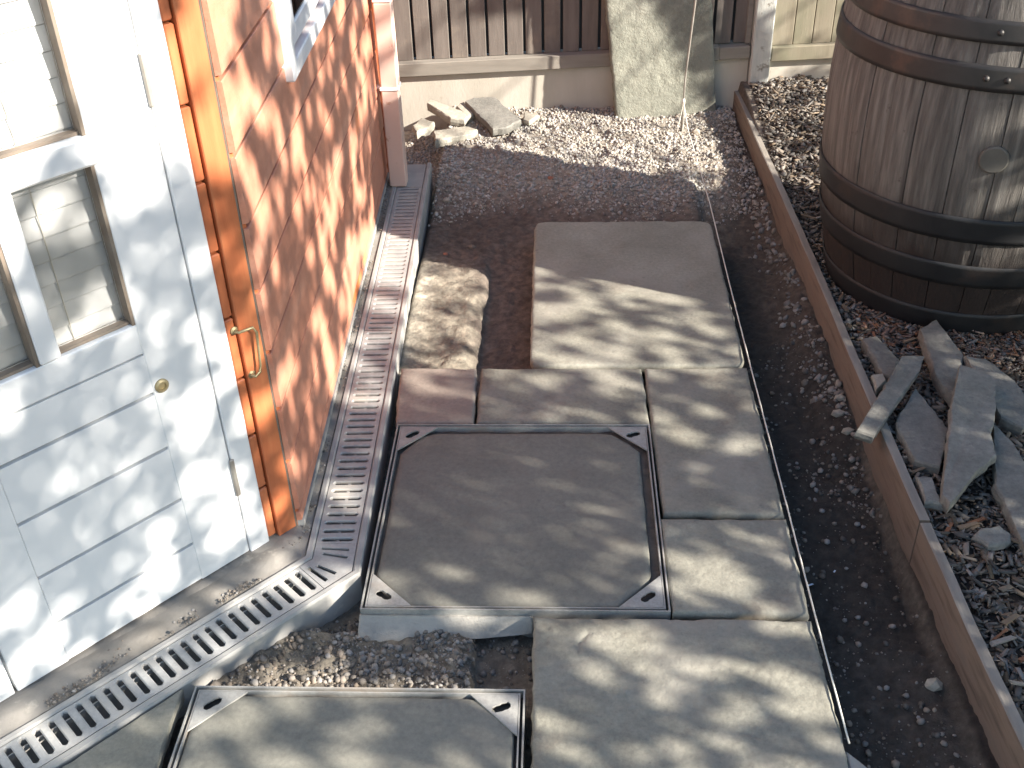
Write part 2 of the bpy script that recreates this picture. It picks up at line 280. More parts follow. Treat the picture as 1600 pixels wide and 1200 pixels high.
# ------------------------------------------------------------ recessed manhole covers
def poly_hole(outer, holes, z0, z1):
    """flat plate with holes: top, bottom and walls"""
    bm = bmesh.new(); es = []
    for lp in [outer] + holes:
        vs = [bm.verts.new((x, y, z1)) for x, y in lp]
        for i in range(len(vs)): es.append(bm.edges.new((vs[i], vs[(i + 1) % len(vs)])))
    r = bmesh.ops.triangle_fill(bm, use_beauty=True, edges=es)
    ex = bmesh.ops.extrude_face_region(bm, geom=[f for f in bm.faces]); vs = [g for g in ex['geom'] if isinstance(g, bmesh.types.BMVert)]
    bmesh.ops.translate(bm, verts=vs, vec=(0, 0, z0 - z1)); bm.verts.index_update()
    V = [tuple(v.co) for v in bm.verts]; F = [tuple(v.index for v in f.verts) for f in bm.faces]; bm.free(); return V, F
def keyhole(cx, cy, ang):
    P = []
    for k in range(16):
        q = 2 * math.pi * k / 16; r = .0085 + .0125 * abs(math.cos(q)) ** 3 + random.uniform(-.0012, .0012)
        x, y = r * math.cos(q), r * math.sin(q) * 1.05; P.append((cx + x * math.cos(ang) - y * math.sin(ang), cy + x * math.sin(ang) + y * math.cos(ang)))
    return P
def cover(x0, x1, y0, y1, label, seed, inset):
    t = thing('manhole_cover', label, 'manhole cover', ((x0 + x1) / 2, (y0 + y1) / 2, 0), 'recessed paved manhole covers')
    w1 = .0035; g = .006
    def ring(a0, a1, b0, b1, wd, z0, z1): return join(box(a0, a0 + wd, b0, b1, z0, z1), box(a1 - wd, a1, b0, b1, z0, z1), box(a0 + wd, a1 - wd, b0, b0 + wd, z0, z1), box(a0 + wd, a1 - wd, b1 - wd, b1, z0, z1))
    part('frame', ring(x0, x1, y0, y1, w1, -.085, .001), 'galv', t)
    part('frame_flange', ring(x0 + w1, x1 - w1, y0 + w1, y1 - w1, .012, -.05, -.022), 'mortar', t)
    a0, a1, b0, b1 = x0 + w1 + g, x1 - w1 - g, y0 + w1 + g, y1 - w1 - g
    part('tray', join(ring(a0, a1, b0, b1, .003, -.045, -.0005), box(a0 + .003, a1 - .003, b0 + .003, b1 - .003, -.045, -.04)), 'galv', t)
    Lg = .098
    for sx, sy in ((0, 0), (1, 0), (1, 1), (0, 1)):
        cx = (a0 + .004, a1 - .004)[sx]; cy = (b0 + .004, b1 - .004)[sy]; dx = 1 - 2 * sx; dy = 1 - 2 * sy
        tri = [(cx, cy), (cx + dx * Lg, cy), (cx + dx * Lg * .94, cy + dy * Lg * .06), (cx + dx * Lg * .06, cy + dy * Lg * .94), (cx, cy + dy * Lg)]
        h = keyhole(cx + dx * .033, cy + dy * .031, math.radians(random.choice((25, -30, 40))))
        p = part('corner_plate', poly_hole(tri, [h], -.004, .0), 'galv', t)
        part('corner_web', join(box(min(cx + dx * Lg * .9, cx + dx * .004), max(cx + dx * Lg * .9, cx + dx * .004), min(cy, cy + dy * .003), max(cy, cy + dy * .003), -.039, -.006)), 'galv', p)
    l, r_, bt, tp = inset; c = Lg + .004; q = .012
    # octagonal stone infill, its corners eased
    pts = [(a0 + l + c * .80, b0 + bt), (a1 - r_ - c * .80, b0 + bt), (a1 - r_ - .006, b0 + c * .82 + .006), (a1 - r_, b0 + c * .95 + .02), (a1 - r_, b1 - tp - c * .78), (a1 - r_ - .022, b1 - tp - c * .48), (a1 - r_ - c * .66, b1 - tp - .005), (a1 - r_ - c * .95, b1 - tp),
           (a0 + l + c * .85, b1 - tp), (a0 + l + c * .5, b1 - tp - .012), (a0 + l + .014, b1 - tp - c * .62), (a0 + l, b1 - tp - c * .85), (a0 + l, b0 + c * .95)]
    cx, cy = (a0 + a1) / 2, (b0 + b1) / 2; P = []
    for i, a in enumerate(pts):
        b = pts[(i + 1) % len(pts)]; n = max(1, int(math.dist(a, b) / .015))
        for k in range(n): P.append((a[0] + (b[0] - a[0]) * k / n, a[1] + (b[1] - a[1]) * k / n))
    P = np.array(P); n = len(P); ctr = np.array((cx, cy)); rings = []; V = [(cx, cy, -.002)]; F = []
    frs = [.15, .3, .45, .6, .75, .87, .95, .985, 1.0]
    for fi in frs:
        Q = ctr + (P - ctr) * fi
        if fi == 1.0: Q = Q + ((P - ctr) / np.linalg.norm(P - ctr, axis=1, keepdims=True)) * (.0025 * fbm(P[:, 0], P[:, 1], 25, 2, seed))[:, None]
        z = -.0035 + .0016 * fbm(Q[:, 0], Q[:, 1], 6, 3, seed) + .0007 * fbm(Q[:, 0], Q[:, 1], 40, 2, seed) - (.006 if fi == 1 else 0) - (.0012 if fi == .985 else 0); V += [(Q[k, 0], Q[k, 1], z[k]) for k in range(n)]
    V += [(P[k, 0], P[k, 1], -.038) for k in range(n)]
    for k in range(n): F.append((0, 1 + k, 1 + (k + 1) % n))
    for l_ in range(len(frs)):
        for k in range(n): k2 = (k + 1) % n; a = 1 + l_ * n; F.append((a + k, a + n + k, a + n + k2, a + k2))
    part('stone_infill', (V, F), 'slab_grey', t, smooth=True)
    # mortar crumbs in the joint round the infill
    nx = 60; gx, gy = np.meshgrid(np.linspace(a0 + .003, a1 - .003, nx), np.linspace(b0 + .003, b1 - .003, nx), indexing='ij'); z = -.017 + .005 * fbm(gx, gy, 30, 3, seed + 2)
    part('joint_filling', ([(gx[i, k], gy[i, k], z[i, k]) for i in range(nx) for k in range(nx)], [(i * nx + k, (i + 1) * nx + k, (i + 1) * nx + k + 1, i * nx + k + 1) for i in range(nx - 1) for k in range(nx - 1)]), 'mortar', t, recalc=False)
    return t
cover(-.982, -.299, .009, .688, 'large recessed manhole cover with octagonal stone infill and four corner key plates', 71, (.012, .024, .006, .022))
cover(-1.290, -.611, -.887, -.207, 'recessed manhole cover at the bottom edge, cut off by the picture', 83, (.006, .010, .004, .008))
# pale concrete haunch under the near side of the large cover
solo('concrete_haunch', stone_piece([(-.985, .003, -.012), (-.60, .003, -.012), (-.60, -.012, -.05), (-.70, -.020, -.058), (-.82, -.030, -.062), (-.985, -.045, -.066)], .05, 91, .002, 0), 'mortar_pale', 'sloping pale mortar haunch along the near side of the large manhole cover', 'mortar')

# ------------------------------------------------------------ drain channel
P0 = np.array((-1.057, 2.44)); P1 = np.array((-.998, .120)); P2 = np.array((-1.76, -.662))
d1 = (P0 - P1) / np.linalg.norm(P0 - P1); d2 = (P2 - P1) / np.linalg.norm(P2 - P1); n1 = np.array((-d1[1], d1[0])); n2 = np.array((d2[1], -d2[0]))
def off(o): # mitred offsets at start, corner, end
    b = (n1 + n2) / np.linalg.norm(n1 + n2); return P0 + n1 * o, P1 + b * o / (b @ n1), P2 + n2 * o
drain = thing('drain_channel', 'long slotted drain channel following the house wall and turning under the white door', 'drain', (P1[0], P1[1], 0))
prof = [(0.003, -.12), (0, -.003), (.003, .003), (.014, .003), (.018, .0005), (.019, -.006), (.023, -.008), (.026, -.085), (.112, -.085), (.115, -.008), (.119, -.006), (.120, .0005), (.124, .003), (.134, .003), (.137, -.003), (.137, -.12)]
pr = [off(o) for o, z in prof]; V = []; F = []
for i, (o, z) in enumerate(prof):
    for k in range(3): V.append((pr[i][k][0], pr[i][k][1], z))
for i in range(len(prof) - 1):
    for k in range(2): F.append((i * 3 + k, i * 3 + k + 1, (i + 1) * 3 + k + 1, (i + 1) * 3 + k))
F.append(tuple(i * 3 for i in range(len(prof)))); part('channel_body', (V, F), 'casing', drain)
def slot_grate(o0, o1, dpath, npath, base, s0, s1, pitch, so0, so1, sw, skew0=0.0):
    """grate strip from s0 to s1 along dpath; slots between offsets so0..so1, width sw"""
    V = []; F = []; ctr = []
    def pt(s, o, z): q = base + dpath * s + npath * o; V.append((q[0], q[1], z)); return len(V) - 1
    n = int((s1 - s0) / pitch); pitch = (s1 - s0) / n; c = sw * .42; e = .0022
    for i in range(n):
        a, b = s0 + i * pitch, s0 + (i + 1) * pitch; h0, h1 = (a + b) / 2 - sw / 2, (a + b) / 2 + sw / 2
        def oct(x0, x1, y0, y1, c, z): return [pt(y0, x0 + c, z), pt(y0, x1 - c, z), pt(y0 + c, x1, z), pt(y1 - c, x1, z), pt(y1, x1 - c, z), pt(y1, x0 + c, z), pt(y1 - c, x0, z), pt(y0 + c, x0, z)]
        A = oct(so0 - e, so1 + e, h0 - e, h1 + e, c + e * .5, 0); B = oct(so0, so1, h0, h1, c, -.0022); D = oct(so0, so1, h0, h1, c, -.007)
        k0, k1, k2, k3 = pt(a, o0, 0), pt(a, o1, 0), pt(b, o1, 0), pt(b, o0, 0); m0, m1, m2, m3 = pt(a, so0 + c, 0), pt(a, so1 - c, 0), pt(b, so1 - c, 0), pt(b, so0 + c, 0)
        l0, l1 = pt(h0 + c, o1, 0), pt(h1 - c, o1, 0); r0, r1 = pt(h1 - c, o0, 0), pt(h0 + c, o0, 0)
        F += [(m0, m1, A[1], A[0]), (m1, k1, l0, A[2], A[1]), (A[2], l0, l1, A[3]), (A[3], l1, k2, m2, A[4]), (A[4], m2, m3, A[5]), (A[5], m3, k3, r0, A[6]), (A[6], r0, r1, A[7]), (A[7], r1, k0, m0, A[0])]
        for q in range(8): q2 = (q + 1) % 8; F += [(A[q], A[q2], B[q2], B[q]), (B[q], B[q2], D[q2], D[q])]
    # edges turned down
    for o in (o0, o1): i0, i1, i2, i3 = pt(s0, o, 0), pt(s1, o, 0), pt(s1, o, -.007), pt(s0, o, -.007); F.append((i0, i1, i2, i3))
    return V, F
Ls = np.linalg.norm(P0 - P1); Ld = np.linalg.norm(P2 - P1); tn = math.tan(math.radians(22.0))
def strip(o0, o1, s0, s1, base, dp, npn, z0, z1):
    q = [base + dp * s + npn * o for s, o in ((s0, o0), (s1, o0), (s1, o1), (s0, o1))]; return [(a[0], a[1], z0) for a in q] + [(a[0], a[1], z1) for a in q], BF
seg = [(.100, 1.05), (1.053, 2.09)]
for a, b in seg:
    g_ = part('grate', slot_grate(.0205, .1175, d1, n1, P1, a, b, .0288, .031, .107, .0105), 'grate', drain, recalc=False)
    part('support_rib', join(strip(.066, .072, a + .01, b - .01, P1, d1, n1, -.016, -.0075)), 'grate', g_)
part('end_plate', strip(.0205, .1175, 2.093, 2.31, P1, d1, n1, -.007, 0), 'casing', drain)
g_ = part('grate', slot_grate(.0205, .1275 - .01, d2, n2, P1, .088, Ld, .0288, .034, .112, .0128), 'grate', drain, recalc=False, label='grate under the white door with the widest slots')
part('support_rib', strip(.098, .101, .09, Ld, P1, d2, n2, -.024, -.012), 'grate', g_)
# mitred corner plate filling the wedge
def cor(o, s, d, n): q = P1 + d * s + n * o; return (q[0], q[1])
i0 = off(.0205)[1]; i1 = off(.1175)[1]
pl_ = [tuple(i0), cor(.0205, .099, d1, n1), cor(.1175, .099, d1, n1), tuple(i1), cor(.1175, .0865, d2, n2), cor(.0205, .0865, d2, n2)]
def slot_poly(p, q, wd):
    p = np.array(p); q = np.array(q); d = (q - p) / np.linalg.norm(q - p); n = np.array((-d[1], d[0])) * wd / 2
    return [tuple(p + n), tuple(p - n), tuple(q - n), tuple(q + n)]
hl = [slot_poly(cor(.036, .078, d1, n1), cor(.102, .084, d1, n1), .008), slot_poly(cor(.036, .052, d1, n1), cor(.096, .066, d1, n1), .008), slot_poly(cor(.036, .068, d2, n2), cor(.102, .074, d2, n2), .010), slot_poly(cor(.040, .040, d2, n2), cor(.092, .056, d2, n2), .009)]
part('corner_grate', poly_hole(pl_, hl, -.006, 0), 'grate', drain)

# footing strip between the walls and the channel
W0 = np.array((-1.160, .273)); WD = np.array((-.0271, 1.0)); WD /= np.linalg.norm(WD); WN = np.array((WD[1], -WD[0]))
DD = np.array((.6729, .7397)); DN = np.array((.7397, -.6729)); DO = np.array((-1.6735, -.2589))
L = 60; V = []; F = []
for i in range(L + 1):
    if i < 34: f_ = i / 34; inn = P0 + n1 * .1385 + (off(.1385)[1] - (P0 + n1 * .1385)) * f_; out_ = np.array((-1.27, 2.46)) + (np.array((-1.21, .24)) - np.array((-1.27, 2.46))) * f_
    else: f_ = (i - 34) / (L - 34); inn = off(.1385)[1] + (off(.1385)[2] - off(.1385)[1]) * f_; out_ = np.array((-1.24, .21)) + ((DO + DD * -.6 - DN * .03) - np.array((-1.24, .21))) * f_
    for k in range(7):
        q = inn + (out_ - inn) * k / 6; zz = -.001 + .004 * float(fbm(q[0], q[1], 25, 3, 4)) + (.004 if k > 1 else 0) + (.006 if i >= 34 and k in (2, 3, 4) else 0); V.append((q[0], q[1], zz))
for i in range(L):
    for k in range(6): F.append((i * 7 + k, (i + 1) * 7 + k, (i + 1) * 7 + k + 1, i * 7 + k + 1))
setting('concrete_footing', (V, F), 'footing', smooth=True)

# ------------------------------------------------------------ garden room
house = thing('garden_room', 'octagonal wooden garden room with white door, orange corner post and terracotta boarded wall', 'house', (-1.23, .23, 0))
DO3 = (DO[0], DO[1], 0); D3 = (DD[0], DD[1], 0); N3 = (DN[0], DN[1], 0)
def db(s0, s1, n0, n1_, z0, z1): return frame_box(DO3, D3, N3, s0, s1, n0, n1_, z0, z1)
def door(sL, sR, first=True):
    k = 1 if first else -1
    d = part('door', join(db(sL, sL + .112, -.04, 0, .006, 1.98), db(sR - .128, sR, -.04, 0, .006, 1.98), db(sL + .112, sR - .128, -.04, .0, .622, .688), db(sL + .112, sR - .128, -.04, 0, 1.80, 1.98)), 'white', house, bev=.002, label='white painted door leaf with glazed upper half' if first else 'white door leaf at the left edge')
    s0, s1 = sL + .112, sR - .128
    part('groove_backing', db(s0, s1, -.03, -.012, .006, .622), 'dirtline', d)
    zs = [.006, .118, .247, .388, .526, .622]
    for a, b in zip(zs[:-1], zs[1:]): part('door_board', db(s0 + .0002, s1 - .0002, -.0115, -.0008, a + .004, b - .004), 'white', d)
    sm = (sL + sR) / 2 - .018
    part('glazing_bar', db(sm - .0205, sm + .0205, -.03, .003, .690, 1.799), 'white', d, bev=.003)
    part('transom', join(db(s0 + .001, s1 + .012, -.03, .006, 1.018, 1.072)), 'white', d, bev=.005)
    for z0, z1 in ((.6885, 1.017), (1.073, 1.799)):
        for a, b in ((s0, sm - .021), (sm + .021, s1)):
            part('gasket', join(db(b - .007, b - .0005, -.034, -.001, z0, z1), db(a, b - .0075, -.034, -.012, z0, z0 + .006)), 'brownlead', d)
            part('pane', db(a + .0005, b - .0075, -.030, -.027, z0 + .007, z1 - .0005), 'glass', d)
    return d
door(.035, .601); door(-.60, .029, False)
hs = [(1.087, 1.185), (.177, .282), (1.62, 1.72)]
part('door_frame', join(db(.6035, .655, -.05, .004, .002, 2.05), db(-.66, .6035, -.05, .004, 1.985, 2.05)), 'white', house, bev=.002)
for z0, z1 in hs:
    h = part('hinge', join(db(.597, .609, .0005, .0075, z0, z1)), 'steel', house, bev=.003)
kc = DO + DD * .492; part('door_knob', to_axis(lathe((kc[0], kc[1], .537), [(.015, 0), (.015, .004), (.011, .007), (.008, .007), (.007, .003), (.002, .003)], 18), (kc[0], kc[1], .537), N3), 'brass', house, smooth=False)
part('door_sill', db(-.66, .75, -.05, .034, -.03, .0035), 'footing', house, bev=.003, label='dusty grey sill board under the white door')
# cladding stubs between frame and corner board
z = .012
while z < 2.05:
    part('cladding_board', frame_box(DO3, D3, N3, .6555, .6765, -.02, .003, z, z + .146), 'orange', house, bev=.003); z += .1515
part('corner_backing', db(.6555, .74, -.045, -.021, .0, 2.1), 'brownlead', house)
part('corner_post', db(.6795, .7425, -.02, .010, .004, 2.1), 'orange', house, bev=.002, label='broad glossy orange corner board')
# hook latch
def DP(s, n, z): q = DO + DD * s + DN * n; return (q[0], q[1], z)
hk = part('cabin_hook', join(tube([DP(.672, .004, .585), DP(.672, .022, .587), DP(.705, .024, .585), DP(.712, .024, .57), DP(.706, .024, .49), DP(.703, .024, .475), DP(.690, .024, .468), DP(.684, .018, .474)], .0032, 8)), 'brass', house, smooth=True)
for s_, z_ in ((.672, .585), (.690, .468)): part('screw_eye', to_axis(lathe(DP(s_, .008 if s_ > .68 else .003, z_), [(.009, 0), (.009, .003), (.004, .005), (.0035, .012), (.001, .014)], 12), DP(s_, .008 if s_ > .68 else .003, z_), N3), 'brass', hk)
# terracotta wall
W3 = (W0[0], W0[1], 0); WD3 = (WD[0], WD[1], 0); WN3 = (WN[0], WN[1], 0)
def wb(s0, s1, n0, n1_, z0, z1): return frame_box(W3, WD3, WN3, s0, s1, n0, n1_, z0, z1)
part('wall_panel', join(wb(.0, 2.14, -.06, -.013, .0, 2.1)), 'brownlead', house)
z = .058; k = 0
zs = [.022] + [.058 + .1503 * i for i in range(15)]
for a, b in zip(zs[:-1], zs[1:]):
    O = np.array(W3); A_ = np.array(WD3); B_ = np.array(WN3); V = []
    for s in (.002, 2.035):
        for n_, zz in ((-.012, a), (0.0005, a + .002), (.001, a + .006), (-.0015, b - .0125), (-.0035, b - .0105), (-.012, b - .0105)): V.append(tuple(O + A_ * s + B_ * n_ + np.array((0, 0, zz))))
    F = [tuple(range(6))[::-1], tuple(range(6, 12))] + [(i, (i + 1) % 6, (i + 1) % 6 + 6, i + 6) for i in range(6)]
    part('cladding_board', (V, F), 'terra', house)
part('lit_base_trim', wb(.004, 2.04, -.012, .004, .003, .020), 'casing', house)  # pale strip put in for the sunlit edge along the wall's foot
part('corner_post', wb(2.037, 2.14, -.02, .010, .004, 2.1), 'orange', house, bev=.002, label='far corner board beside the downpipe')
q = W0 + WD * 2.14; part('wall_panel', frame_box((q[0], q[1], 0), (-.72, .694, 0), (.694, .72, 0), 0, .9, -.05, -.002, .0, 2.1), 'terra', house)
q = DO + DD * -.66; part('wall_panel', frame_box((q[0], q[1], 0), (-1, 0, 0), (0, -1, 0), 0, .9, -.05, -.0, .0, 2.1), 'terra', house)
# wall window
win = part('window', join(wb(.520, .568, -.01, .020, .915, 1.95), wb(1.372, 1.42, -.01, .020, .915, 1.95), wb(.568, 1.372, -.01, .020, .915, .955), wb(.568, 1.372, -.01, .020, 1.90, 1.95)), 'white', house, bev=.003)
part('sash', join(wb(.590, .64, -.008, .012, .973, 1.895), wb(1.308, 1.367, -.008, .012, .973, 1.895), wb(.64, 1.308, -.008, .012, .973, 1.02), wb(.64, 1.308, -.008, .012, 1.84, 1.895)), 'white', win, bev=.003)
part('pane', wb(.6405, 1.3075, .004, .006, 1.0205, 1.8395), 'glass', win)
part('white_panel', wb(.6405, 1.3075, -.003, .001, 1.0205, 1.8395), 'white', win)  # flat white panel just behind the pane
# blind behind the door glass
bl = thing('slatted_blind', 'pale slatted blind hanging behind the glass of the white door', 'blind', DP(.3, -.05, .7))
for a, b in ((.15, .279), (.283, .472)):
    z = .675
    while z < 1.82:
        O = np.array(DO3); V = []
        for s in (a, b):
            for n_, zz in ((-.046, z + .0005), (-.0385, z + .0005), (-.0375, z + .004), (-.0425, z + .0425), (-.046, z + .0425), (-.046, z + .02)): V.append(tuple(O + np.array(D3) * s + np.array(N3) * n_ + np.array((0, 0, zz + .004))))
        part('slat', (V, [tuple(range(6))[::-1], tuple(range(6, 12))] + [(i, (i + 1) % 6, (i + 1) % 6 + 6, i + 6) for i in range(6)]), 'slat', bl); z += .0445
for s in (.20, .365): part('blind_cord', tube([DP(s, -.0365, .68), DP(s, -.0365, 1.82)], .0012, 5), 'string', bl)
part('blind_backing', db(.14, .475, -.052, -.048, .65, 1.85), 'brownlead', bl)
# downpipe
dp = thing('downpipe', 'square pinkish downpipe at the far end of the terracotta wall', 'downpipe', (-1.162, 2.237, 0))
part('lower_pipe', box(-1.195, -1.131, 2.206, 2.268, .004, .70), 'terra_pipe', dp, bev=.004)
part('sunlit_upper_pipe', box(-1.197, -1.129, 2.204, 2.270, .701, 2.1), 'white', dp, bev=.004)  # white colour stands for strong sunlight on the pipe's upper length
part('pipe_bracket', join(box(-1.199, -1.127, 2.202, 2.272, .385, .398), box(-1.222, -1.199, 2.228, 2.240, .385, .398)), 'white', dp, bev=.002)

# ------------------------------------------------------------ fence, post
def fy(x): return 3.085 - .03 * x
def fz(x): return .05 * (x + .33)
def frow(x0, x1, y0, y1, z0, z1):
    V = []
    for z_ in (z0, z1):
        for x, yy in ((x0, y0), (x1, y0), (x1, y1), (x0, y1)): V.append((x, fy(x) + yy, z_ + fz(x)))
    return V, BF
f1 = thing('timber_fence', 'dark brown close-boarded fence on a pale concrete gravel board', 'fence', (-.6, fy(-.6), 0))
part('gravel_board', frow(-2.0, .286, .0, .05, -.25, .170), 'gboard', f1, bev=.004, label='pale concrete gravel board stained at the joints')
part('rail', frow(-2.0, .15, -.028, .048, .1725, .232), 'rail', f1, bev=.003)
part('rail', frow(.1515, .284, -.024, .048, .1745, .228), 'rail', f1, bev=.003, label='short pinkish rail end beside the concrete post')
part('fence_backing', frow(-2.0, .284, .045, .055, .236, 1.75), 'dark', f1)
x = -1.185 - .082 * 9 + .0045
while x < .25:
    part('fence_board', frow(x, x + .0700, .018 + random.uniform(-.002, .002), .032, .2325, 1.7 + random.uniform(-.01, .01)), 'fence', f1, bev=.002); x += .082
part('side_trim', frow(.262, .284, .0, .04, .2325, 1.7), 'rail', f1)
f2 = thing('timber_fence', 'pale greenish fence panel behind the barrel, right of the concrete post', 'fence', (.8, fy(.8), 0))
part('gravel_board', frow(.375, 2.6, .01, .05, -.25, .150), 'gboard', f2, bev=.004)
part('rail', frow(.376, 2.6, -.018, .048, .152, .214), 'fence_pale', f2, bev=.003)
part('fence_backing', frow(.376, 2.6, .045, .055, .216, 1.7), 'fence_pale', f2)
x = .378
while x < 2.5:
    wd = random.choice((.078, .086, .092)); part('fence_board', frow(x, x + wd, .012 + random.uniform(-.003, .003), .032, .2145, 1.7), 'fence_pale', f2, bev=.002); x += wd + .003
solo('concrete_fence_post', box(.288, .372, fy(.33) - .035, fy(.33) + .06, -.2, 1.85), 'post', 'weathered pale concrete post between the two fence panels', 'fence post', bev=.006)

# ------------------------------------------------------------ slab leaning on the fence
def lean():
    o = np.array((-.285, 2.955, -.064)); rt = np.array((.44, .055, .035)); Lr = np.linalg.norm(rt); rt /= Lr; up = np.array((-.115, .055, 1.)); up /= np.linalg.norm(up); nn = np.cross(rt, up); nn /= np.linalg.norm(nn)
    if nn[1] > 0: nn = -nn
    nu, nv = 64, 90; H = .82; V = []; F = []
    for i in range(nu):
        for k in range(nv):
            s = i / (nu - 1) * Lr; t_ = k / (nv - 1) * H; e = min(s, Lr - s, t_, H - t_); b = .0030 * float(fbm(s, t_, 34, 3, 9)) + .003 * float(fbm(s, t_, 9, 2, 3)) - .006 * math.exp(-e / .006)
            js = .004 * float(fbm(s, t_, 20, 3, 31)) * math.exp(-e / .01); V.append(o + rt * (s + js) + up * (t_ + js) + nn * b)
    for i in range(nu - 1):
        for k in range(nv - 1): F.append((i * nv + k, (i + 1) * nv + k, (i + 1) * nv + k + 1, i * nv + k + 1))
    ring = [i * nv for i in range(nu)] + [(nu - 1) * nv + k for k in range(1, nv)] + [i * nv + nv - 1 for i in range(nu - 2, -1, -1)] + [k for k in range(nv - 2, 0, -1)]; n0 = len(V); nr = len(ring)
    for dz in (.012, .035):
        for ri in ring: V.append(V[ri] - nn * dz + rt * random.uniform(-.002, .002))
    pv = ring
    for l_ in range(2):
        cu = [n0 + l_ * nr + q for q in range(nr)]
        for q in range(nr): q2 = (q + 1) % nr; F.append((pv[q], cu[q], cu[q2], pv[q2]))
        pv = cu
    F.append(tuple(pv)); return V, F
solo('leaning_slab', lean(), 'lean', 'greenish riven slab standing upright and leaning against the fence', 'paving slab', smooth=True)

# ------------------------------------------------------------ timber edging, string line
EX = [(3.36, .222), (2.9, .243), (2.15, .262), (1.47, .277), (.85, .284), (.30, .294), (-.08, .304), (-.38, .318), (-1.0, .335)]
def ex(y): ys = [a for a, b in EX][::-1]; xs = [b for a, b in EX][::-1]; return float(np.interp(y, ys, xs))
ed = thing('timber_edging', 'thin rough timber edging boards holding back the wood chips', 'edging', (.28, 1.0, 0))
def eboard(ya, yb, ztop, seed):
    n = int(abs(ya - yb) / .03); V = []; Vt = []
    for i in range(n + 1):
        y = ya + (yb - ya) * i / n; x = ex(y) + .0015 * float(fbm(y, 0, 8, 2, seed)); zt = ztop + .004 * float(fbm(y, 1, 5, 3, seed)) + .012 * max(0, y - 2.4)
        V += [(x + .003 * float(fbm(y, 5, 9, 2, seed)), y, -.16), (x, y, zt), (x + .004, y, zt + .0015), (x + .024, y, zt + .001 * float(vn(y * 60, 3, seed))), (x + .024, y, -.16)]
    F = []; Ft = []
    for i in range(n):
        for k in range(4):
            (Ft if k in (1, 2) else F).append((i * 5 + k, (i + 1) * 5 + k, (i + 1) * 5 + k + 1, i * 5 + k + 1))
    F.append((0, 1, 2, 3, 4)); F.append(tuple(n * 5 + k for k in (4, 3, 2, 1, 0)))
    return V, F, Ft
for (ya, yb, zt, sd, lab) in ((3.33, .262, .043, 3, 'long reddish edging board with a worn grey top'), (.255, -1.0, .040, 8, 'nearer edging board, greyer, beyond the split joint')):
    V, F, Ft = eboard(ya, yb, zt, sd); b_ = part('board', (V, F), 'edging', ed, label=lab); nf = len(b_.data.polygons)
    me = b_.data; bm = bmesh.new(); bm.from_mesh(me); bm.verts.ensure_lookup_table(); me.materials.append(K['edging_top'])
    for q in Ft:
        f_ = bm.faces.new([bm.verts[i] for i in q]); f_.material_index = 1
    bmesh.ops.recalc_face_normals(bm, faces=bm.faces); bm.to_mesh(me); bm.free()
for y_ in (2.3, .9, -.15): part('peg', box(ex(y_) + .026, ex(y_) + .06, y_ - .02, y_ + .02, -.15, .012), 'edging', ed, bev=.003)
pin = thing('line_pin', 'thin steel line pin standing in front of the leaning slab', 'pin', (-.018, 2.82, -.02))
part('rod', tube([(-.018, 2.822, -.06), (-.016, 2.822, .2), (.010, 2.825, .60), (.028, 2.826, .86)], .0042, 8), 'steel', pin, smooth=True)
st = thing('string_line', 'taut string line running from the pin along the right edge of the paving', 'string', (0, 2.8, .0))
part('string', tube([(-.0165, 2.818, .105), (-.008, 2.76, .045), (.0, 2.70, .012), (.013, 2.03, .006), (.0085, 1.45, .008), (.0075, .96, .0085), (.0085, .33, .0085), (.0085, 0.0, .0085), (.012, -.33, .004)], .0021, 6), 'string', st, smooth=True)
part('knot', join(lathe((-.017, 2.822, .085), [(.0055, 0), (.0075, .008), (.0075, .022), (.005, .03)], 10), tube([(-.017, 2.818, .09), (-.03, 2.80, .03), (-.038, 2.79, -.015)], .0015, 5), tube([(-.015, 2.818, .09), (-.012, 2.80, .04), (-.016, 2.792, -.02)], .0015, 5)), 'string', st)

# ------------------------------------------------------------ barrel
BX, BY, BZ, BH, RB, RE = .722, 1.495, .015, 1.16, .462, .385
def rad(z): k = (z - BZ - BH / 2) / (BH / 2); return RB - (RB - RE) * k * k
barrel = thing('wooden_barrel', 'large weathered oak barrel with black iron hoops standing on wood chips', 'barrel', (BX, BY, BZ))
ang = 0; edges = []
r2 = random.Random(5)
while ang < 2 * math.pi - .12:
    edges.append(ang); ang += r2.uniform(.15, .26)
edges.append(2 * math.pi)
for a0, a1 in zip(edges[:-1], edges[1:]):
    V = []; F = []; nz = 16; na = 5; dr = r2.uniform(-.0015, .0015)
    for i in range(nz + 1):
        z = BZ + BH * i / nz; R = rad(z) + dr
        for k in range(na):
            gp = .0011 / R; q = a0 + gp + (a1 - a0 - 2 * gp) * k / (na - 1); rr = R - (.0018 if k in (0, na - 1) else 0); V.append((BX + rr * math.cos(q), BY + rr * math.sin(q), z))
        for k in (na - 1, 0): gp = .0011 / R; q = a0 + gp + (a1 - a0 - 2 * gp) * k / (na - 1); V.append((BX + (R - .026) * math.cos(q), BY + (R - .026) * math.sin(q), z))
    m_ = na + 2
    for i in range(nz):
        for k in range(m_): k2 = (k + 1) % m_; F.append((i * m_ + k, i * m_ + k2, (i + 1) * m_ + k2, (i + 1) * m_ + k))
    F.append(tuple(range(m_))[::-1]); F.append(tuple(nz * m_ + k for k in range(m_)))
    part('stave', (V, F), 'stave', barrel)
part('barrel_head', lathe((BX, BY, BZ + BH - .06), [(RE - .02, 0), (RE - .02, .02), (.001, .02)], 40), 'stave', barrel)
M_ = BZ + BH / 2
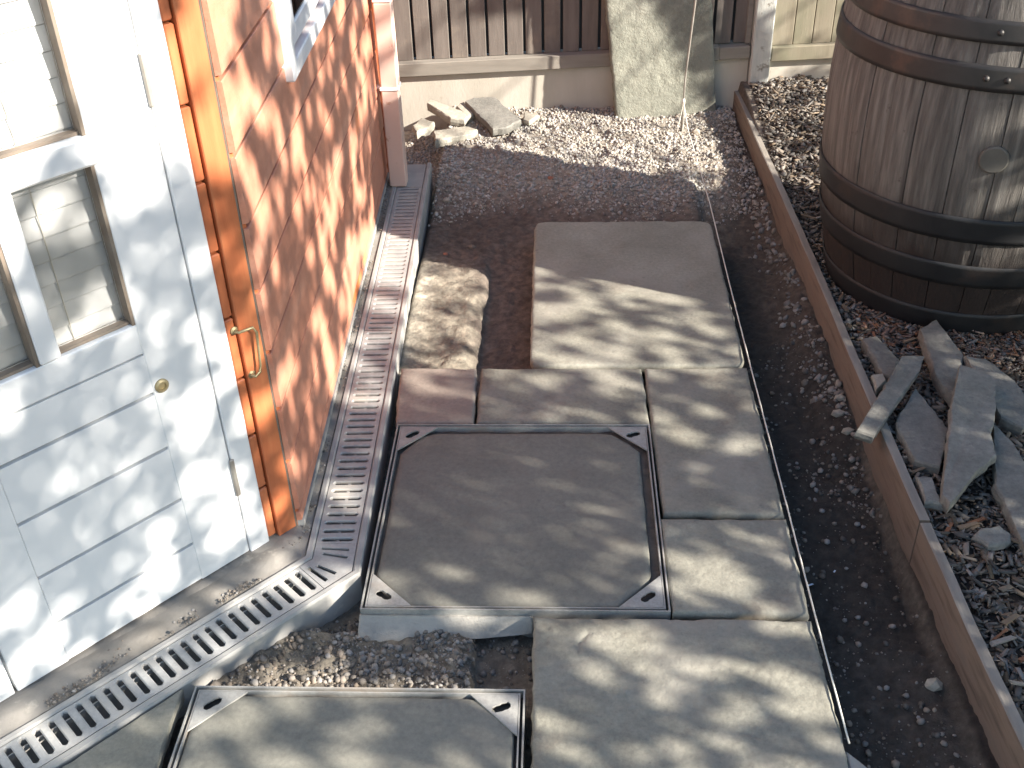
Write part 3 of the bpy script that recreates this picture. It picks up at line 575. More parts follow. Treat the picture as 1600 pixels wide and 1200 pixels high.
for n_, (z0, z1, mt, lab) in enumerate(((.48, .578, 'hoop_brown', 'top rim hoop'), (.292, .348, 'hoop_brown', 'upper quarter hoop with rivets'), (.175, .240, 'hoop_brown', 'upper bilge hoop with two rivets'), (-.252, -.176, 'hoop', 'lower bilge hoop, black'), (-.40, -.328, 'hoop', 'lower quarter hoop, black'), (-.578, -.500, 'hoop', 'bottom rim hoop, black'))):
    pr_ = []; 
    for i in range(6): z = M_ + z0 + (z1 - z0) * i / 5; pr_.append((rad(z) + .0045, z))
    pr_ = [(rad(pr_[0][1]) + .0005, pr_[0][1])] + pr_ + [(rad(pr_[-1][1]) + .0005, pr_[-1][1])]
    h = part('hoop', lathe((BX, BY, 0), pr_, 96, cap=False), mt, barrel, smooth=True, label=lab)
    if n_ in (1, 2):
        zc = M_ + (z0 + z1) / 2
        for a in ((-1.965, ) if n_ == 1 else (-1.985, -1.875)):
            R = rad(zc) + .004; p_ = (BX + R * math.cos(a), BY + R * math.sin(a), zc); part('rivet', to_axis(lathe(p_, [(.0085, 0), (.008, .004), (.005, .0075), (.0008, .0085)], 12), p_, (math.cos(a), math.sin(a), 0)), 'hoop_brown', h, smooth=True)
a = -1.85; R = rad(M_) + .002; p_ = (BX + R * math.cos(a), BY + R * math.sin(a), M_)
part('bung', to_axis(lathe(p_, [(.037, -.02), (.037, .003), (.033, .006), (.001, .0055)], 28), p_, (math.cos(a), math.sin(a), 0)), 'bungwood', barrel, label='round wooden bung in the barrel side')

# ------------------------------------------------------------ broken slab pieces
RUB = {
 'strip_across': [(0.215, 0.569, 0.072), (0.253, 0.549, 0.066), (0.436, 0.819, 0.085), (0.467, 0.887, 0.088), (0.405, 0.881, 0.095)],
 'under': [(0.422, 0.784, 0.052), (0.46, 0.598, 0.052), (0.393, 0.447, 0.05), (0.338, 0.474, 0.05), (0.330, 0.633, 0.052)],
 'big_long': [(0.542, 0.825, 0.105), (0.62, 0.778, 0.095), (0.59, 0.66, 0.088), (0.538, 0.538, 0.085), (0.528, 0.46, 0.078), (0.455, 0.394, 0.072), (0.370, 0.294, 0.062), (0.362, 0.330, 0.062), (0.473, 0.656, 0.10)],
 'upper_dark': [(0.51, 1.079, 0.06), (0.571, 1.125, 0.06), (0.6, 0.941, 0.052), (0.515, 0.725, 0.05), (0.492, 0.836, 0.052)],
 'left_round': [(0.339, 1.043, 0.046), (0.384, 1.061, 0.046), (0.419, 0.932, 0.044), (0.383, 0.837, 0.042), (0.355, 0.868, 0.042)],
 'right_bar': [(0.575, 0.618, 0.058), (0.598, 0.538, 0.058), (0.603, 0.376, 0.052), (0.545, 0.100, 0.046), (0.503, 0.149, 0.046), (0.505, 0.383, 0.05)],
 'behind_right': [(0.595, 0.928, 0.062), (0.648, 0.924, 0.058), (0.700, 0.821, 0.052), (0.715, 0.688, 0.048), (0.652, 0.613, 0.045), (0.608, 0.654, 0.048)],
 'small_chunk': [(0.328, 0.418, 0.046), (0.366, 0.418, 0.046), (0.366, 0.323, 0.042), (0.326, 0.329, 0.042)],
 'tiny_chunk': [(0.322, 0.853, 0.048), (0.356, 0.866, 0.048), (0.358, 0.822, 0.048), (0.318, 0.783, 0.048)],
 'oval': [(0.406, 0.216, 0.04), (0.43, 0.236, 0.045), (0.472, 0.245, 0.045), (0.494, 0.225, 0.04), (0.483, 0.195, 0.04), (0.428, 0.18, 0.04)],
 'b_strip': [(-1.119, 3.045, 0.045), (-0.93, 2.928, 0.018), (-0.955, 2.872, 0.012), (-1.014, 2.88, 0.02), (-1.126, 2.995, 0.045)],
 'b_large': [(-0.924, 3.035, 0.055), (-0.826, 3.033, 0.055), (-0.707, 2.855, 0.018), (-0.766, 2.793, 0.008), (-0.825, 2.776, 0.008), (-0.905, 2.91, 0.03), (-0.96, 2.998, 0.05)],
 'b_behind': [(-1.0, 2.99, 0.034), (-0.968, 3.03, 0.038), (-0.915, 2.936, 0.016), (-0.939, 2.9, 0.014)],
 'b_pale': [(-1.086, 2.785, 0.0), (-0.945, 2.832, 0.002), (-0.893, 2.794, 0.0), (-0.914, 2.762, -0.006), (-1.064, 2.690, -0.006)],
 'b_left': [(-1.18, 2.854, -.002), (-1.15, 2.935, 0.0), (-1.09, 2.888, 0.0), (-1.10, 2.839, -0.006), (-1.156, 2.789, -0.006)],
 'b_wedge': [(-0.70, 2.983, 0.004), (-0.626, 2.949, 0.004), (-0.675, 2.885, -0.004), (-0.70, 2.905, -0.004)]}
RL = {'strip_across': ('narrow pale slab offcut lying across the timber edging', .024, 'offcut'), 'under': ('broad squarish broken slab under the narrow strip', .028, 'offcut'), 'big_long': ('largest long angular slab offcut, tilted with a pointed near end', .030, 'offcut'),
 'upper_dark': ('oblong brownish offcut nearest the barrel, behind the largest piece', .030, 'offcut'), 'left_round': ('short rounded bar of stone behind the strip lying on the edging', .026, 'offcut'), 'right_bar': ('long straight stone bar at the right edge, in front of the other offcuts', .030, 'offcut'),
 'behind_right': ('dark angular offcut right of and behind the largest piece', .028, 'offcut'), 'small_chunk': ('small rough stone chunk against the edging, below the squarish piece', .026, 'offcut'), 'tiny_chunk': ('tiny broken stone corner beside the edging under the crossing strip', .02, 'offcut_pale'),
 'oval': ('flat oval bluish stone lying alone on the wood chips', .02, 'offcut'), 'b_strip': ('narrow stone strip nearest the downpipe, tilted against the gravel board', .028, 'offcut_pale'), 'b_large': ('largest broken slab by the fence, sloping down on the gravel', .028, 'offcut'),
 'b_behind': ('offcut wedged behind the largest broken slab by the fence', .026, 'offcut_pale'), 'b_pale': ('bright flat broken piece in front of the stone strip by the fence', .028, 'offcut_pale'), 'b_left': ('rounded rough lump beside the downpipe', .03, 'offcut_pale'), 'b_wedge': ('small wedge-shaped sliver right of the largest slab by the fence', .018, 'offcut_pale')}
for i, (k, P) in enumerate(RUB.items()):
    lab, th, mt = RL[k]; solo('broken_slab_piece', stone_piece(P, th * 1.25, 100 + i, .0035), mt, lab, 'broken slab', 'slab offcuts heaped by the fence' if k[:2] == 'b_' else 'slab offcuts heaped on the wood chips')

# ------------------------------------------------------------ ground
def height(x, y):
    b = -.085 + .0 * x                                     # excavated level
    n = fbm(x, y, 5, 3, 1) * .012 + fbm(x, y, 22, 4, 2) * .011 + fbm(x, y, 75, 2, 3) * .0045
    # raised crushed-stone bed at the back
    back = sst(2.02, 2.40, y + .10 * fbm(x, y, 3, 2, 8)) * sst(.34, .20, x)
    z = b + n; z = z * (1 - back) + (-.034 + n * 1.2 + .012 * (y - 2.6)) * back
    # mound beside the drain with a cut face
    ed_ = .007 * fbm(x, y, 22, 3, 12) + .016 * fbm(x, y, 4.5, 2, 19)
    md = sst(-.768, -.835, x + 1.6 * ed_) * sst(.93, 1.0, y) * sst(2.15, 1.45, y + 5 * ed_ + .35 * (x + 1.0)); z = z * (1 - md) + (-.056 + fbm(x, y, 5, 3, 1) * .008 + fbm(x, y, 45, 4, 88) * .008 + np.clip(fbm(x, y, 14, 3, 89), -.2, 1) * .012 - .03 * (x + 1.0) + .010 * sst(-.93, -1.03, x)) * md
    pit = sst(-.80, -.78, x + ed_) * sst(-.6, -.63, x + 0 * ed_) * sst(.93, .97, y) * sst(2.0, 1.35, y); z = z * (1 - pit) + (-.108 + n * .8) * pit
    # right-hand trench, shallower at the foot of the edging
    tr_ = sst(-.02, .01, x) * sst(.30, .27, x) * sst(2.5, 1.9, y); z = z * (1 - tr_) + (-.135 + n * 1.1 + .075 * sst(.17, .29, x + .05 * fbm(x, y, 5, 2, 21)) * sst(.35, .9, y) + .03 * sst(.1, -.1, y) * sst(.12, .25, x)) * tr_
    # soil under the slabs
    un = sst(-1.0, -.98, x) * sst(.005, -.01, x) * sst(.70, .72, y) * sst(.965, .955, y); z = z * (1 - un) + np.minimum(z, -.062) * un
    # front patch with a cut face near the big slab
    fp = sst(-.715, -.735, x + ed_) * sst(.01, -.02, y) * sst(-1.32, -1.30, x); z = z * (1 - fp) + (-.052 + n * 1.3 + .012 * sst(-.9, -1.15, x)) * fp
    # bed of chips right of the edging
    r_ = sst(.285, .31, x - (np.interp(y, [a for a, b_ in EX][::-1], [b_ for a, b_ in EX][::-1]) - .285)); z = z * (1 - r_) + (.004 + fbm(x, y, 4, 3, 5) * .012 + n * .5 + .09 * sst(2.2, 3.1, y)) * r_
    # under the house and drain
    hs_ = sst(-1.02, -1.06, x) * sst(.1, .2, y); z = z * (1 - hs_) - .13 * hs_
    dg = (x - P1[0]) * n2[0] + (y - P1[1]) * n2[1]; hd = sst(.0, .03, dg) * sst(.35, .2, y); z = z * (1 - hd) - .14 * hd
    return z
def axis(lo, hi, step, far):
    a = list(np.arange(lo, hi, step)); s = step
    while a[-1] < far: s *= 1.35; a.append(a[-1] + s)
    s = step; b = [a[0]]
    while b[-1] > -far: s *= 1.35; b.append(b[-1] - s)
    return np.array(b[::-1][:-1] + a)
gx = axis(-1.36, 1.15, .0062, 45); gy = axis(-.75, 3.2, .0068, 45); X, Y = np.meshgrid(gx, gy, indexing='ij'); Z = height(X, Y); Z = np.where((np.abs(X) > 3) | (np.abs(Y) > 5), -.03, Z)
nx, ny = len(gx), len(gy); me = bpy.data.meshes.new('ground'); co = np.stack([X, Y, Z], -1).reshape(-1, 3); me.vertices.add(len(co)); me.vertices.foreach_set('co', co.ravel())
I, J = np.meshgrid(np.arange(nx - 1), np.arange(ny - 1), indexing='ij'); q0 = (I * ny + J).ravel(); quads = np.stack([q0, q0 + ny, q0 + ny + 1, q0 + 1], -1); nf = len(quads)
me.loops.add(nf * 4); me.loops.foreach_set('vertex_index', quads.ravel().astype(np.int32)); me.polygons.add(nf); me.polygons.foreach_set('loop_start', np.arange(0, nf * 4, 4, dtype=np.int32)); me.polygons.foreach_set('use_smooth', np.ones(nf, bool)); me.update(calc_edges=True); me.validate()
# soil kinds: damp dark trench bottoms, red-brown subsoil, dry sandy top
def tint(x, y):
    dark = np.array((.054, .047, .041)); red = np.array((.14, .112, .096)); dry = np.array((.27, .242, .198)); base = np.array((.17, .148, .124)); grav = np.array((.31, .275, .235)); bark = np.array((.04, .032, .028)); c = np.ones(x.shape + (3,)) * base
    ed_ = .007 * fbm(x, y, 22, 3, 12) + .016 * fbm(x, y, 4.5, 2, 19)
    def mixc(c, col, k): return c * (1 - k[..., None]) + col * k[..., None]
    c = mixc(c, red, sst(.93, 1.0, y) * sst(.05, -.05, x)); c = mixc(c, red * .8, sst(-1.02, -.9, x) * sst(-.62, -.75, x) * sst(1.7, 2.0, y) * sst(2.3, 2.0, y))
    c = mixc(c, grav, sst(2.02, 2.40, y + .14 * fbm(x, y, 3, 3, 8)) * sst(.36, .25, x))
    c = mixc(c, dry * .9, sst(-.77, -.85, x + ed_ + .04 * fbm(x, y, 12, 3, 93)) * sst(.93, 1.0, y) * sst(1.85, 1.6, y + .35 * (x + 1.0)))
    c = mixc(c, np.array((.40, .36, .30)), sst(-.94, -1.0, x + .5 * ed_) * sst(1.0, 1.1, y) * sst(1.75, 1.6, y) * (.5 + .5 * sst(-.3, .2, fbm(x, y, 6, 2, 140))))
    c = mixc(c, dry * .72, sst(-.705, -.745, x + ed_) * sst(.01, -.02, y) * sst(-.20, -.07, y) * (.7 + .5 * sst(-.3, .3, fbm(x, y, 4, 2, 40))))
    c = mixc(c, dark * .9, sst(-.04, .01, x) * sst(.30, .26, x) * sst(2.4, 1.7, y)); c = mixc(c, dark * 1.6, sst(-.02, .03, x) * sst(.34, .28, x) * sst(.12, -.1, y) * .5)
    c = mixc(c, np.array((.1, .08, .066)), sst(.08, .2, x + .06 * fbm(x, y, 4, 2, 4)) * sst(.3, .26, x) * sst(.9, 1.6, y)); c = mixc(c, bark, sst(.285, .3, x)); return c
col = np.ones((nx * ny, 4)); col[:, :3] = tint(X, Y).reshape(-1, 3); ca = me.color_attributes.new('tint', 'FLOAT_COLOR', 'POINT'); ca.data.foreach_set('color', col.ravel()); me.materials.append(K['soil'])
gr = bpy.data.objects.new('ground', me); C.objects.link(gr); gr['kind'] = 'structure'

# ------------------------------------------------------------ scatter
ICO = None
def ico():
    bm = bmesh.new(); bmesh.ops.create_icosphere(bm, subdivisions=1, radius=1); v = np.array([tuple(q.co) for q in bm.verts]); f = np.array([[q.index for q in p.verts] for p in bm.faces]); bm.free(); return v, f
ICO = ico()
CHIP = (np.array([(-1, -.5, -.5), (1, -.3, -.5), (.8, .5, -.5), (-.9, .45, -.5), (-.85, -.45, .5), (.9, -.35, .4), (.75, .4, .5), (-1.05, .5, .35)]), np.array([(0, 3, 2), (0, 2, 1), (4, 5, 6), (4, 6, 7), (0, 1, 5), (0, 5, 4), (1, 2, 6), (1, 6, 5), (2, 3, 7), (2, 7, 6), (3, 0, 4), (3, 4, 7)]))
def scatter(name, tmpl, pts, size, asp, mt, tilt=.5, sink=.3, kind='stuff', lift=0.0, jit=.22, zf=None):
    """pts (n,2), size (n,), asp (n,3)"""
    tv, tf = tmpl; n = len(pts); r = rng; nv = len(tv); V = tv[None] * (1 + (r.random((n, nv, 3)) - .5) * 2 * jit); V = V * asp[:, None] * size[:, None, None]
    a = r.random(n) * 2 * np.pi; b = (r.random(n) - .5) * 2 * tilt; c = (r.random(n) - .5) * 2 * tilt
    def rot(V, an, i, j): cs, sn = np.cos(an)[:, None], np.sin(an)[:, None]; A = V[..., i] * cs - V[..., j] * sn; B = V[..., i] * sn + V[..., j] * cs; V = V.copy(); V[..., i] = A; V[..., j] = B; return V
    V = rot(V, b, 0, 2); V = rot(V, c, 1, 2); V = rot(V, a, 0, 1); z = (zf or height)(pts[:, 0], pts[:, 1]) + size * asp[:, 2] * (1 - 2 * sink) + lift * r.random(n)
    V[..., 0] += pts[:, 0:1]; V[..., 1] += pts[:, 1:2]; V[..., 2] += z[:, None]
    Fc = (tf[None] + (np.arange(n) * nv)[:, None, None]).reshape(-1, 3); V = V.reshape(-1, 3)
    me = bpy.data.meshes.new(name); me.vertices.add(len(V)); me.vertices.foreach_set('co', V.ravel()); me.loops.add(len(Fc) * 3); me.loops.foreach_set('vertex_index', Fc.ravel().astype(np.int32)); me.polygons.add(len(Fc)); me.polygons.foreach_set('loop_start', np.arange(0, len(Fc) * 3, 3, dtype=np.int32)); me.update(calc_edges=True)
    me.materials.append(K[mt]); o = bpy.data.objects.new(name, me); C.objects.link(o); o['kind'] = kind; return o
def rpts(n, x0, x1, y0, y1, dens=None):
    p = rng.random((n, 2)) * (x1 - x0, y1 - y0) + (x0, y0)
    if dens is not None: p = p[rng.random(n) < dens(p[:, 0], p[:, 1])]
    return p
def asp(n, a=.75, b=.55): return np.stack([np.ones(n), a + rng.random(n) * .3, b + rng.random(n) * .3], -1)
def edx(y): return np.interp(y, [a for a, b in EX][::-1], [b for a, b in EX][::-1])
# crushed stone by the fence
p = rpts(90000, -1.22, .26, 1.95, 3.12, lambda x, y: sst(2.04, 2.42, y + .16 * fbm(x, y, 3, 3, 8)) * (.25 + .75 * sst(-.3, .3, fbm(x, y, 7, 3, 77))) * np.where(x < edx(y) - .012, 1, 0) * np.where((x < -1.04) & (y < 2.46), 0, 1))
scatter('gravel', ICO, p, .0022 + .0078 * rng.random(len(p)) ** 4, asp(len(p), .6, .45), 'stone', .9, .25, jit=.36)
# clods and small stones over the dug soil
occ = [(-.60, 0.005, -.7, -.0), (-.30, .01, 0, .97), (-.99, -.29, 0, .97), (-.635, .005, .97, 1.915), (-1.3, -.605, -.9, -.2)]
def free(x, y):
    k = np.ones(len(x), bool)
    for a, b, c_, d in occ: k &= ~((x > a) & (x < b) & (y > c_) & (y < d))
    k &= x < edx(y) - .012; k &= ~((x < -1.0 - .02 * y) & (y > .05) & (y < 2.46)); k &= ((x - P1[0]) * n2[0] + (y - P1[1]) * n2[1]) < -.008
    return k
p = rpts(80000, -1.3, .29, -.7, 3.1, lambda x, y: np.where(free(x, y), 1, 0) * (.25 + .75 * sst(.0, .4, fbm(x, y, 5, 3, 55))) * (1 - .55 * sst(0, .03, x) * sst(2.2, 1.6, y)))
scatter('soil_crumbs', ICO, p, .0016 + .0085 * rng.random(len(p)) ** 4.5, asp(len(p)), 'pebble', .6, .3)
def foot_pts(n):
    o = .140 + .06 * rng.random(n) ** 1.8; sL = rng.random(n); a = P1[None] + d2[None] * (sL * .95 * Ld)[:, None] + n2[None] * o[:, None]; b = P1[None] + d1[None] * (.1 + sL * .93 * Ls)[:, None] + n1[None] * (.1385 + .02 * rng.random(n))[:, None]; return np.where((rng.random(n) < .72)[:, None], a, b)
p = foot_pts(3400); p = p[fbm(p[:, 0], p[:, 1], 9, 2, 210) > -.05]; scatter('swept_crumbs', ICO, p, .0010 + .0036 * rng.random(len(p)) ** 4, asp(len(p)), 'pebble', .6, .1, lift=.002, zf=lambda x, y: 0 * x + .003)
# stones banked on the trench side of the edging and in the front patch
p = rpts(2600, .10, .29, .45, 2.6, lambda x, y: np.where(x < edx(y) - .01, 1, 0) * sst(.17, .27, x + .10 * fbm(x, y, 4, 2, 60) - .04 * sst(1.0, 2.2, y) * -1) * (.35 + .65 * sst(-.1, .2, fbm(x, y, 3, 2, 61))))
scatter('banked_stones', ICO, p, .004 + .012 * rng.random(len(p)) ** 2.4, asp(len(p), .6, .45), 'stone_dull', .9, .3, jit=.34)
p = rpts(1600, -1.28, -.72, -.2, .12, lambda x, y: np.where(free(x, y), 1, 0) * sst(-.9, -1.08, x + .06 * fbm(x, y, 6, 2, 71)))
scatter('rubble_gravel', ICO, p, .0025 + .009 * rng.random(len(p)) ** 3.2, asp(len(p), .6, .5), 'pebble', .9, .3, jit=.34)
p = rpts(16000, -1.03, -.72, -.2, 1.75, lambda x, y: np.where(free(x, y) & (((x < -.765) & (y > .97)) | ((y < 0) & (x < -.73))), 1, 0) * (.3 + .7 * sst(-.2, .3, fbm(x, y, 9, 2, 155))))
scatter('sandy_crumbs', ICO, p, .0016 + .0075 * rng.random(len(p)) ** 4, asp(len(p), .6, .5), 'stone_dull', .9, .3, jit=.34)
# wood chips
ring_ = lambda x, y: np.hypot(x - BX, y - BY) > RE - .03
p = rpts(64000, .30, 1.7, -.8, 3.08, lambda x, y: np.where((x > edx(y) + .03) & ring_(x, y), 1, 0))
n = len(p); scatter('wood_chips', CHIP, p, .005 + .016 * rng.random(n) ** 2.6, np.stack([np.ones(n), .38 + .4 * rng.random(n), .16 + .15 * rng.random(n)], -1), 'chip', .55, .15, lift=.016)
p = rpts(6500, .36, 1.0, .85, 1.5, lambda x, y: np.where((x > edx(y) + .03) & ring_(x, y), 1, 0) * sst(.62, .42, np.hypot(x - BX, y - BY))); n = len(p)
scatter('reddish_wood_chips', CHIP, p, .006 + .011 * rng.random(n) ** 1.8, np.stack([np.ones(n), .35 + .3 * rng.random(n), .2 + .15 * rng.random(n)], -1), 'chip_red', .55, .15, lift=.02)
p = rpts(4200, .29, .9, .5, 3.05, lambda x, y: np.where((x > edx(y) + .03) & ring_(x, y), 1, 0) * np.clip(sst(.12, .0, x - edx(y) - .03) * sst(2.0, 1.2, y) + sst(1.9, 2.4, y) * .55, 0, 1)); n = len(p)
scatter('stones_among_chips', ICO, p, .004 + .007 * rng.random(n) ** 2, asp(n, .7, .5), 'stone_dull', .7, .1, lift=.016)
# single larger chips and stones one can pick out
def chip_obj(x, y, L_, W_, ang_, dz, mt, label, cat='wood chip', name='wood_chip', group=None, T=.006):
    tv = CHIP[0] * (L_ / 2, W_ / 2 * 1.4, T / 2 * 1.6); r = np.random.default_rng(int((x + 2) * 1000 + y * 77)); tv = tv * (1 + (r.random(tv.shape) - .5) * .3); c_, s_ = math.cos(ang_), math.sin(ang_)
    z = float(height(np.array([x]), np.array([y]))[0]) + .012 + dz; v = [(x + a * c_ - b * s_, y + a * s_ + b * c_, z + c2 + a * .12) for a, b, c2 in tv]
    return solo(name, (v, [tuple(q) for q in CHIP[1]]), mt, label, cat, group)
rc = random.Random(3)
def chip_label(x, y):
    mt, cl = rc.choice((('chip', 'grey bark chip'), ('chip', 'grey bark chip'), ('chip_red', 'reddish bark splinter'), ('edging_top', 'pale wood chip')))
    side = 'against the edging board' if x < edx(y) + .12 else ('a hand away from the edging board' if x < edx(y) + .2 else 'away from the edging board')
    zone = 'near the bottom right corner' if y < -.12 else 'level with the edging joint' if y < .3 else 'beside the heaped slab offcuts' if y < .7 else 'left of the barrel' if y < 1.9 else 'between barrel and fence post'
    return mt, cl + ' ' + side + ', ' + zone
for i in range(48):
    y = rc.uniform(-.35, .55) if i < 36 else rc.uniform(1.0, 2.9); x = edx(y) + .05 + rc.random() * (.28 if i < 36 else .2)
    if math.hypot(x - BX, y - BY) < RE + .02: continue
    chip_obj(x, y, rc.uniform(.03, .06), rc.uniform(.009, .018), rc.uniform(0, 3.14), rc.uniform(.004, .016), *chip_label(x, y), group='larger loose chips on the bark bed')
def pebble(x, y, r, mt, label, name='stone', cat='stone', flat=.6, group=None):
    v, f = ICO; q = np.random.default_rng(int(x * 991 + y * 313) & 0xffff); vv = v * (1 + (q.random(v.shape) - .5) * .5) * (r, r * .75, r * flat); z = float(height(np.array([x]), np.array([y]))[0]) + r * flat * .5
    return solo(name, ([(x + a, y + b, z + c_) for a, b, c_ in vv], [tuple(t_) for t_ in f]), mt, label, cat, group)
pebble(-.577, 2.363, .013, 'brick', 'red brick fragment at the edge of the shaded gravel, left one', 'brick_fragment', 'brick')
pebble(-.412, 2.341, .011, 'brick', 'red brick fragment in the shaded gravel, right one', 'brick_fragment', 'brick')
pebble(-.98, 2.21, .018, 'stone', 'pale stone lying in the dark soil beside the drain end')
pebble(-.86, 1.86, .016, 'pebble', 'grey clod lying in the dug pit left of the far slab')
pebble(-.95, 1.80, .012, 'brick', 'reddish clod near the drain in the dug pit', 'brick_fragment', 'brick')
pebble(.187, 1.458, .007, 'offcut_pale', 'white chip lying in the far part of the dark trench')
pebble(.257, -.099, .022, 'offcut_pale', 'pale stone at the foot of the edging in the near trench')
pebble(.243, .838, .02, 'offcut_pale', 'pale lump against the edging where the strip crosses it')
pebble(.262, .90, .018, 'offcut_pale', 'rounded pale stone just behind the lump at the edging')
pebble(.255, .76, .017, 'offcut_pale', 'stone nearest the crossing strip at the foot of the edging')
chip_obj(.061, .232, .018, .007, .3, -.005, 'plastic', 'tiny pale blue scrap by the string in the dark trench', 'scrap', 'plastic_scrap', T=.002)
chip_obj(.126, .269, .008, .006, .9, -.005, 'plastic', 'white speck of litter in the middle of the dark trench', 'scrap', 'plastic_scrap', T=.002)
solo('mortar_lump', stone_piece([(.008, -.335, -.012), (.045, -.365, -.02), (.07, -.43, -.03), (.01, -.45, -.012)], .07, 300, .006), 'mortar_pale', 'sandy mortar lump at the near end of the string line', 'mortar')
pebble(.04, 2.78, .02, 'stone', 'rough stone beside the foot of the line pin', flat=.7)
# ------------------------------------------------------------ tree to the right whose leaves dapple the place
tree = thing('leafy_tree', 'broadleaved tree with a loose crown, standing on the right beyond the barrel', 'tree', (4.4, -1.1, -.03))
uu = np.array((.394, .919, 0)); uu /= np.linalg.norm(uu); sv = np.array(SUN); vv_ = np.cross(sv, uu); vv_ = vv_ if vv_[2] > 0 else -vv_
CP = [  # (u, v, crown density seen along the sun)
 (2.29, .79, .0), (2.34, .47, .05), (.86, .41, .28), (.96, .62, .15), (.9, .5, .2), (.55, .35, .42), (.64, .20, .42), (.36, .14, .9), (.09, .34, .95), (.16, .44, .85), (.25, .3, .95), (0.02, .27, .9), (-.01, .19, .55), (.09, .09, .45), (-.27, .20, .35), (-.10, .03, .7), (-.24, -.02, .5), (-.65, .31, .42), (-.38, .30, .6),
 (.68, -.03, .97), (.07, -.15, .97), (.5, -.1, .97), (.9, -.05, .95), (1.2, 0.0, .93), (2.85, .36, .3), (2.6, .25, .65), (.99, .75, .12), (.6, .7, .35), (.37, .62, .42), (1.2, .72, .15), (.85, .68, .2), (.1, .56, .75), (-.08, .52, .8), (-.63, .53, .6), (1.31, .10, .7), (1.3, .4, .3),
 (-.41, 1.63, 0), (-.39, 1.52, .05), (-.28, 1.25, .85), (-.64, 1.06, .78), (-.35, .93, .4), (-.58, .79, .72), (-.7, .9, .75), (-.45, .75, .65), (-.65, 1.34, .8), (-.5, 1.4, .8), (-.8, 1.1, .75), (-.9, 1.0, .75), (-.5, 1.2, .8), (-.45, 1.05, .75), (-.56, 1.60, .1), (-.82, .83, .5), (.06, 1.56, .62), (.17, 1.30, .66), (.3, 1.0, .62), (1.33, 1.49, .6), (-.17, .73, .65), (.82, .97, .55), (.5, 1.2, .65), (.81, 1.12, .25), (.85, 1.3, .6), (-.15, 1.4, .5),
 (2.44, 1.27, 0), (2.2, 1.0, 0), (3.05, .69, 0), (2.80, .55, .0), (2.55, 1.0, 0), (2.65, .7, 0), (2.68, .85, 0), (2.6, .6, 0), (2.5, .5, 0), (2.7, .5, 0), (2.62, 1.1, 0), (1.9, 1.4, .2), (1.8, 1.0, .2), (-.30, 1.58, .1), (-.1, 1.68, .2), (-.9, 1.2, .6), (-.9, 1.6, .4), (1.7, .3, .3), (1.37, .2, .8), (1.37, .45, .85), (1.4, .75, .85), (1.45, 1.0, .8), (2.9, .3, .45)]
CPa = np.array(CP)
def dens(u, v):
    d = (u[:, None] - CPa[:, 0]) ** 2 + (v[:, None] - CPa[:, 1]) ** 2; wt = 1 / (d + .0015) ** 1.6; c_ = (wt * CPa[:, 2]).sum(1) / wt.sum(1)
    edge = 2.69 + (1.06 - v) * .196; sh = (u > edge) & (u < edge + .17) & (v > .50) & (v < 1.35); sh |= (u > 2.50) & (u < 2.75) & (v > 1.29 - (u - 2.51)) & (v < 1.6); c_ = np.where(sh, .985, c_); c_ = np.where((u > 3.1) | (u < -1.25), .5, c_); return c_  # sh: solid leaf clumps added to shade the leaning slab and fence top
def pct(u, v):   # leaf clumps and gaps a hand's breadth wide
    lo = fbm(u * .9, v * 1.3, 23.0, 2, 501, .5); hi = fbm(u, v * 1.1, 15.5, 2, 502, .5); k = sst(.55, .75, v); return np.where(k > .5, hi, lo) + .22 * fbm(u, v, 4.0, 2, 530)
_s = np.sort(pct(rng.uniform(-1.7, 3.5, 40000), rng.uniform(-.55, 1.95, 40000)))
nL = 150000; r = rng; u = r.uniform(-1.7, 3.5, nL); v = r.uniform(-.55, 1.95, nL); c_ = dens(u, v)
lvl = np.searchsorted(_s, pct(u, v)) / len(_s); c_ = np.where(c_ > .9, 1, np.clip(c_ * 1.04 + .05 * (c_ > .1), 0, 1)); keep = (lvl < c_) | (r.random(nL) < .012 * c_); u = u[keep]; v = v[keep]; n = len(u)
crisp = (v < .5 + r.random(n) * .25) | (u > 2.5)
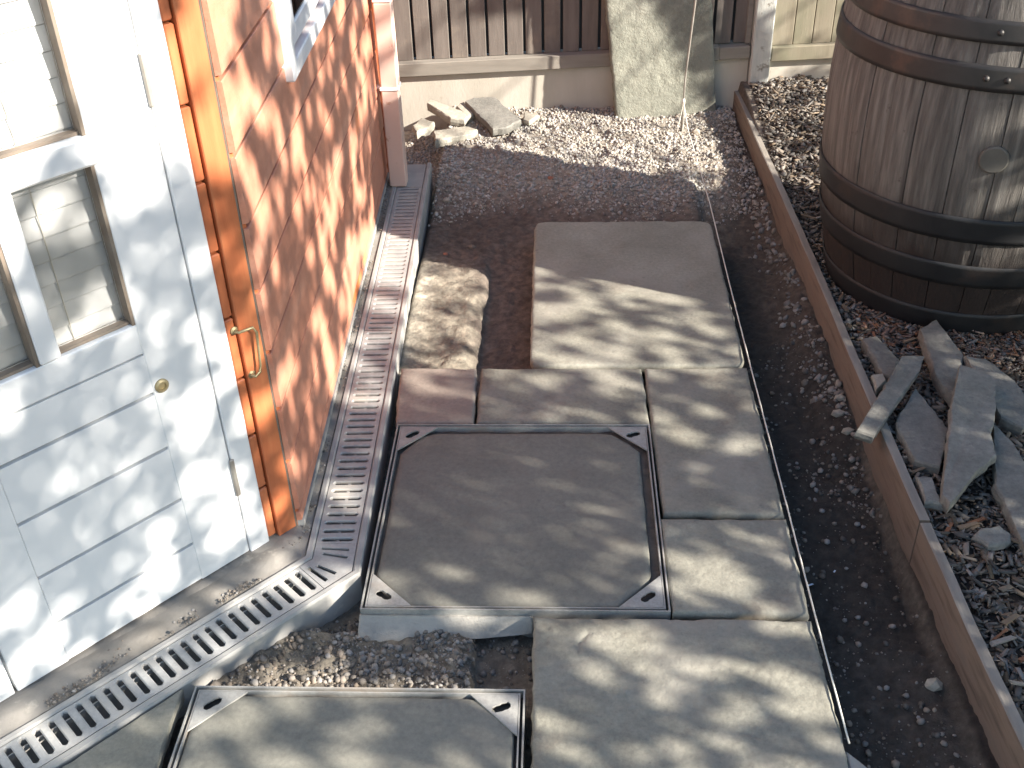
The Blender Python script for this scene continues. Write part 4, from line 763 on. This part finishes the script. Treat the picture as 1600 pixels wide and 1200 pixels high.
tt = np.where(crisp, r.uniform(3.0, 3.7, n), r.uniform(3.8, 6.2, n)); tt = np.maximum(tt, (1.25 - .89 * v) / .454)
P = u[:, None] * uu + v[:, None] * vv_ + tt[:, None] * sv
lf = np.array([(-.5, 0, 0), (-.22, .24, .05), (.15, .25, .06), (.5, 0, -.02), (.15, -.25, .06), (-.22, -.24, .05)]); ff = np.array([(0, 1, 2), (0, 2, 3), (0, 3, 4), (0, 4, 5)])
sz = r.uniform(.03, .052, n); e1 = r.normal(size=(n, 3)); e1[:, 2] -= .5; e1 /= np.linalg.norm(e1, axis=1, keepdims=True); e2 = np.cross(e1, r.normal(size=(n, 3))); e2 /= np.linalg.norm(e2, axis=1, keepdims=True); e3 = np.cross(e1, e2)
Vl = (P[:, None] + sz[:, None, None] * (lf[None, :, 0:1] * e1[:, None] + lf[None, :, 1:2] * e2[:, None] + lf[None, :, 2:3] * e3[:, None])).reshape(-1, 3); Fl = (ff[None] + (np.arange(n) * 6)[:, None, None]).reshape(-1, 3)
print('leaves', n)
me = bpy.data.meshes.new('crown'); Vl = Vl - np.array((4.4, -1.1, -.03)); me.vertices.add(len(Vl)); me.vertices.foreach_set('co', Vl.ravel()); me.loops.add(len(Fl) * 3); me.loops.foreach_set('vertex_index', Fl.ravel().astype(np.int32)); me.polygons.add(len(Fl)); me.polygons.foreach_set('loop_start', np.arange(0, len(Fl) * 3, 3, dtype=np.int32)); me.update(calc_edges=True)
me.materials.append(K['leaf']); cr = bpy.data.objects.new('crown', me); C.objects.link(cr); cr.parent = tree; cr['kind'] = 'stuff'
T0 = np.array((4.4, -1.1, -.05)); part('trunk', tube([T0, T0 + (.02, .03, .6), T0 + (-.04, .1, 1.3), T0 + (.02, .25, 2.0)], [.11, .09, .075, .05], 14), 'bark', tree, smooth=True)
for k in range(26):
    q = P[rng.integers(0, n)]; a = T0 + np.array((-.02, .15, rng.uniform(.9, 1.9))); mid = (a + q) / 2 + rng.normal(0, .12, 3); part('branch', tube([a, mid, q], [.022, .013, .004], 6), 'bark', tree, smooth=True)
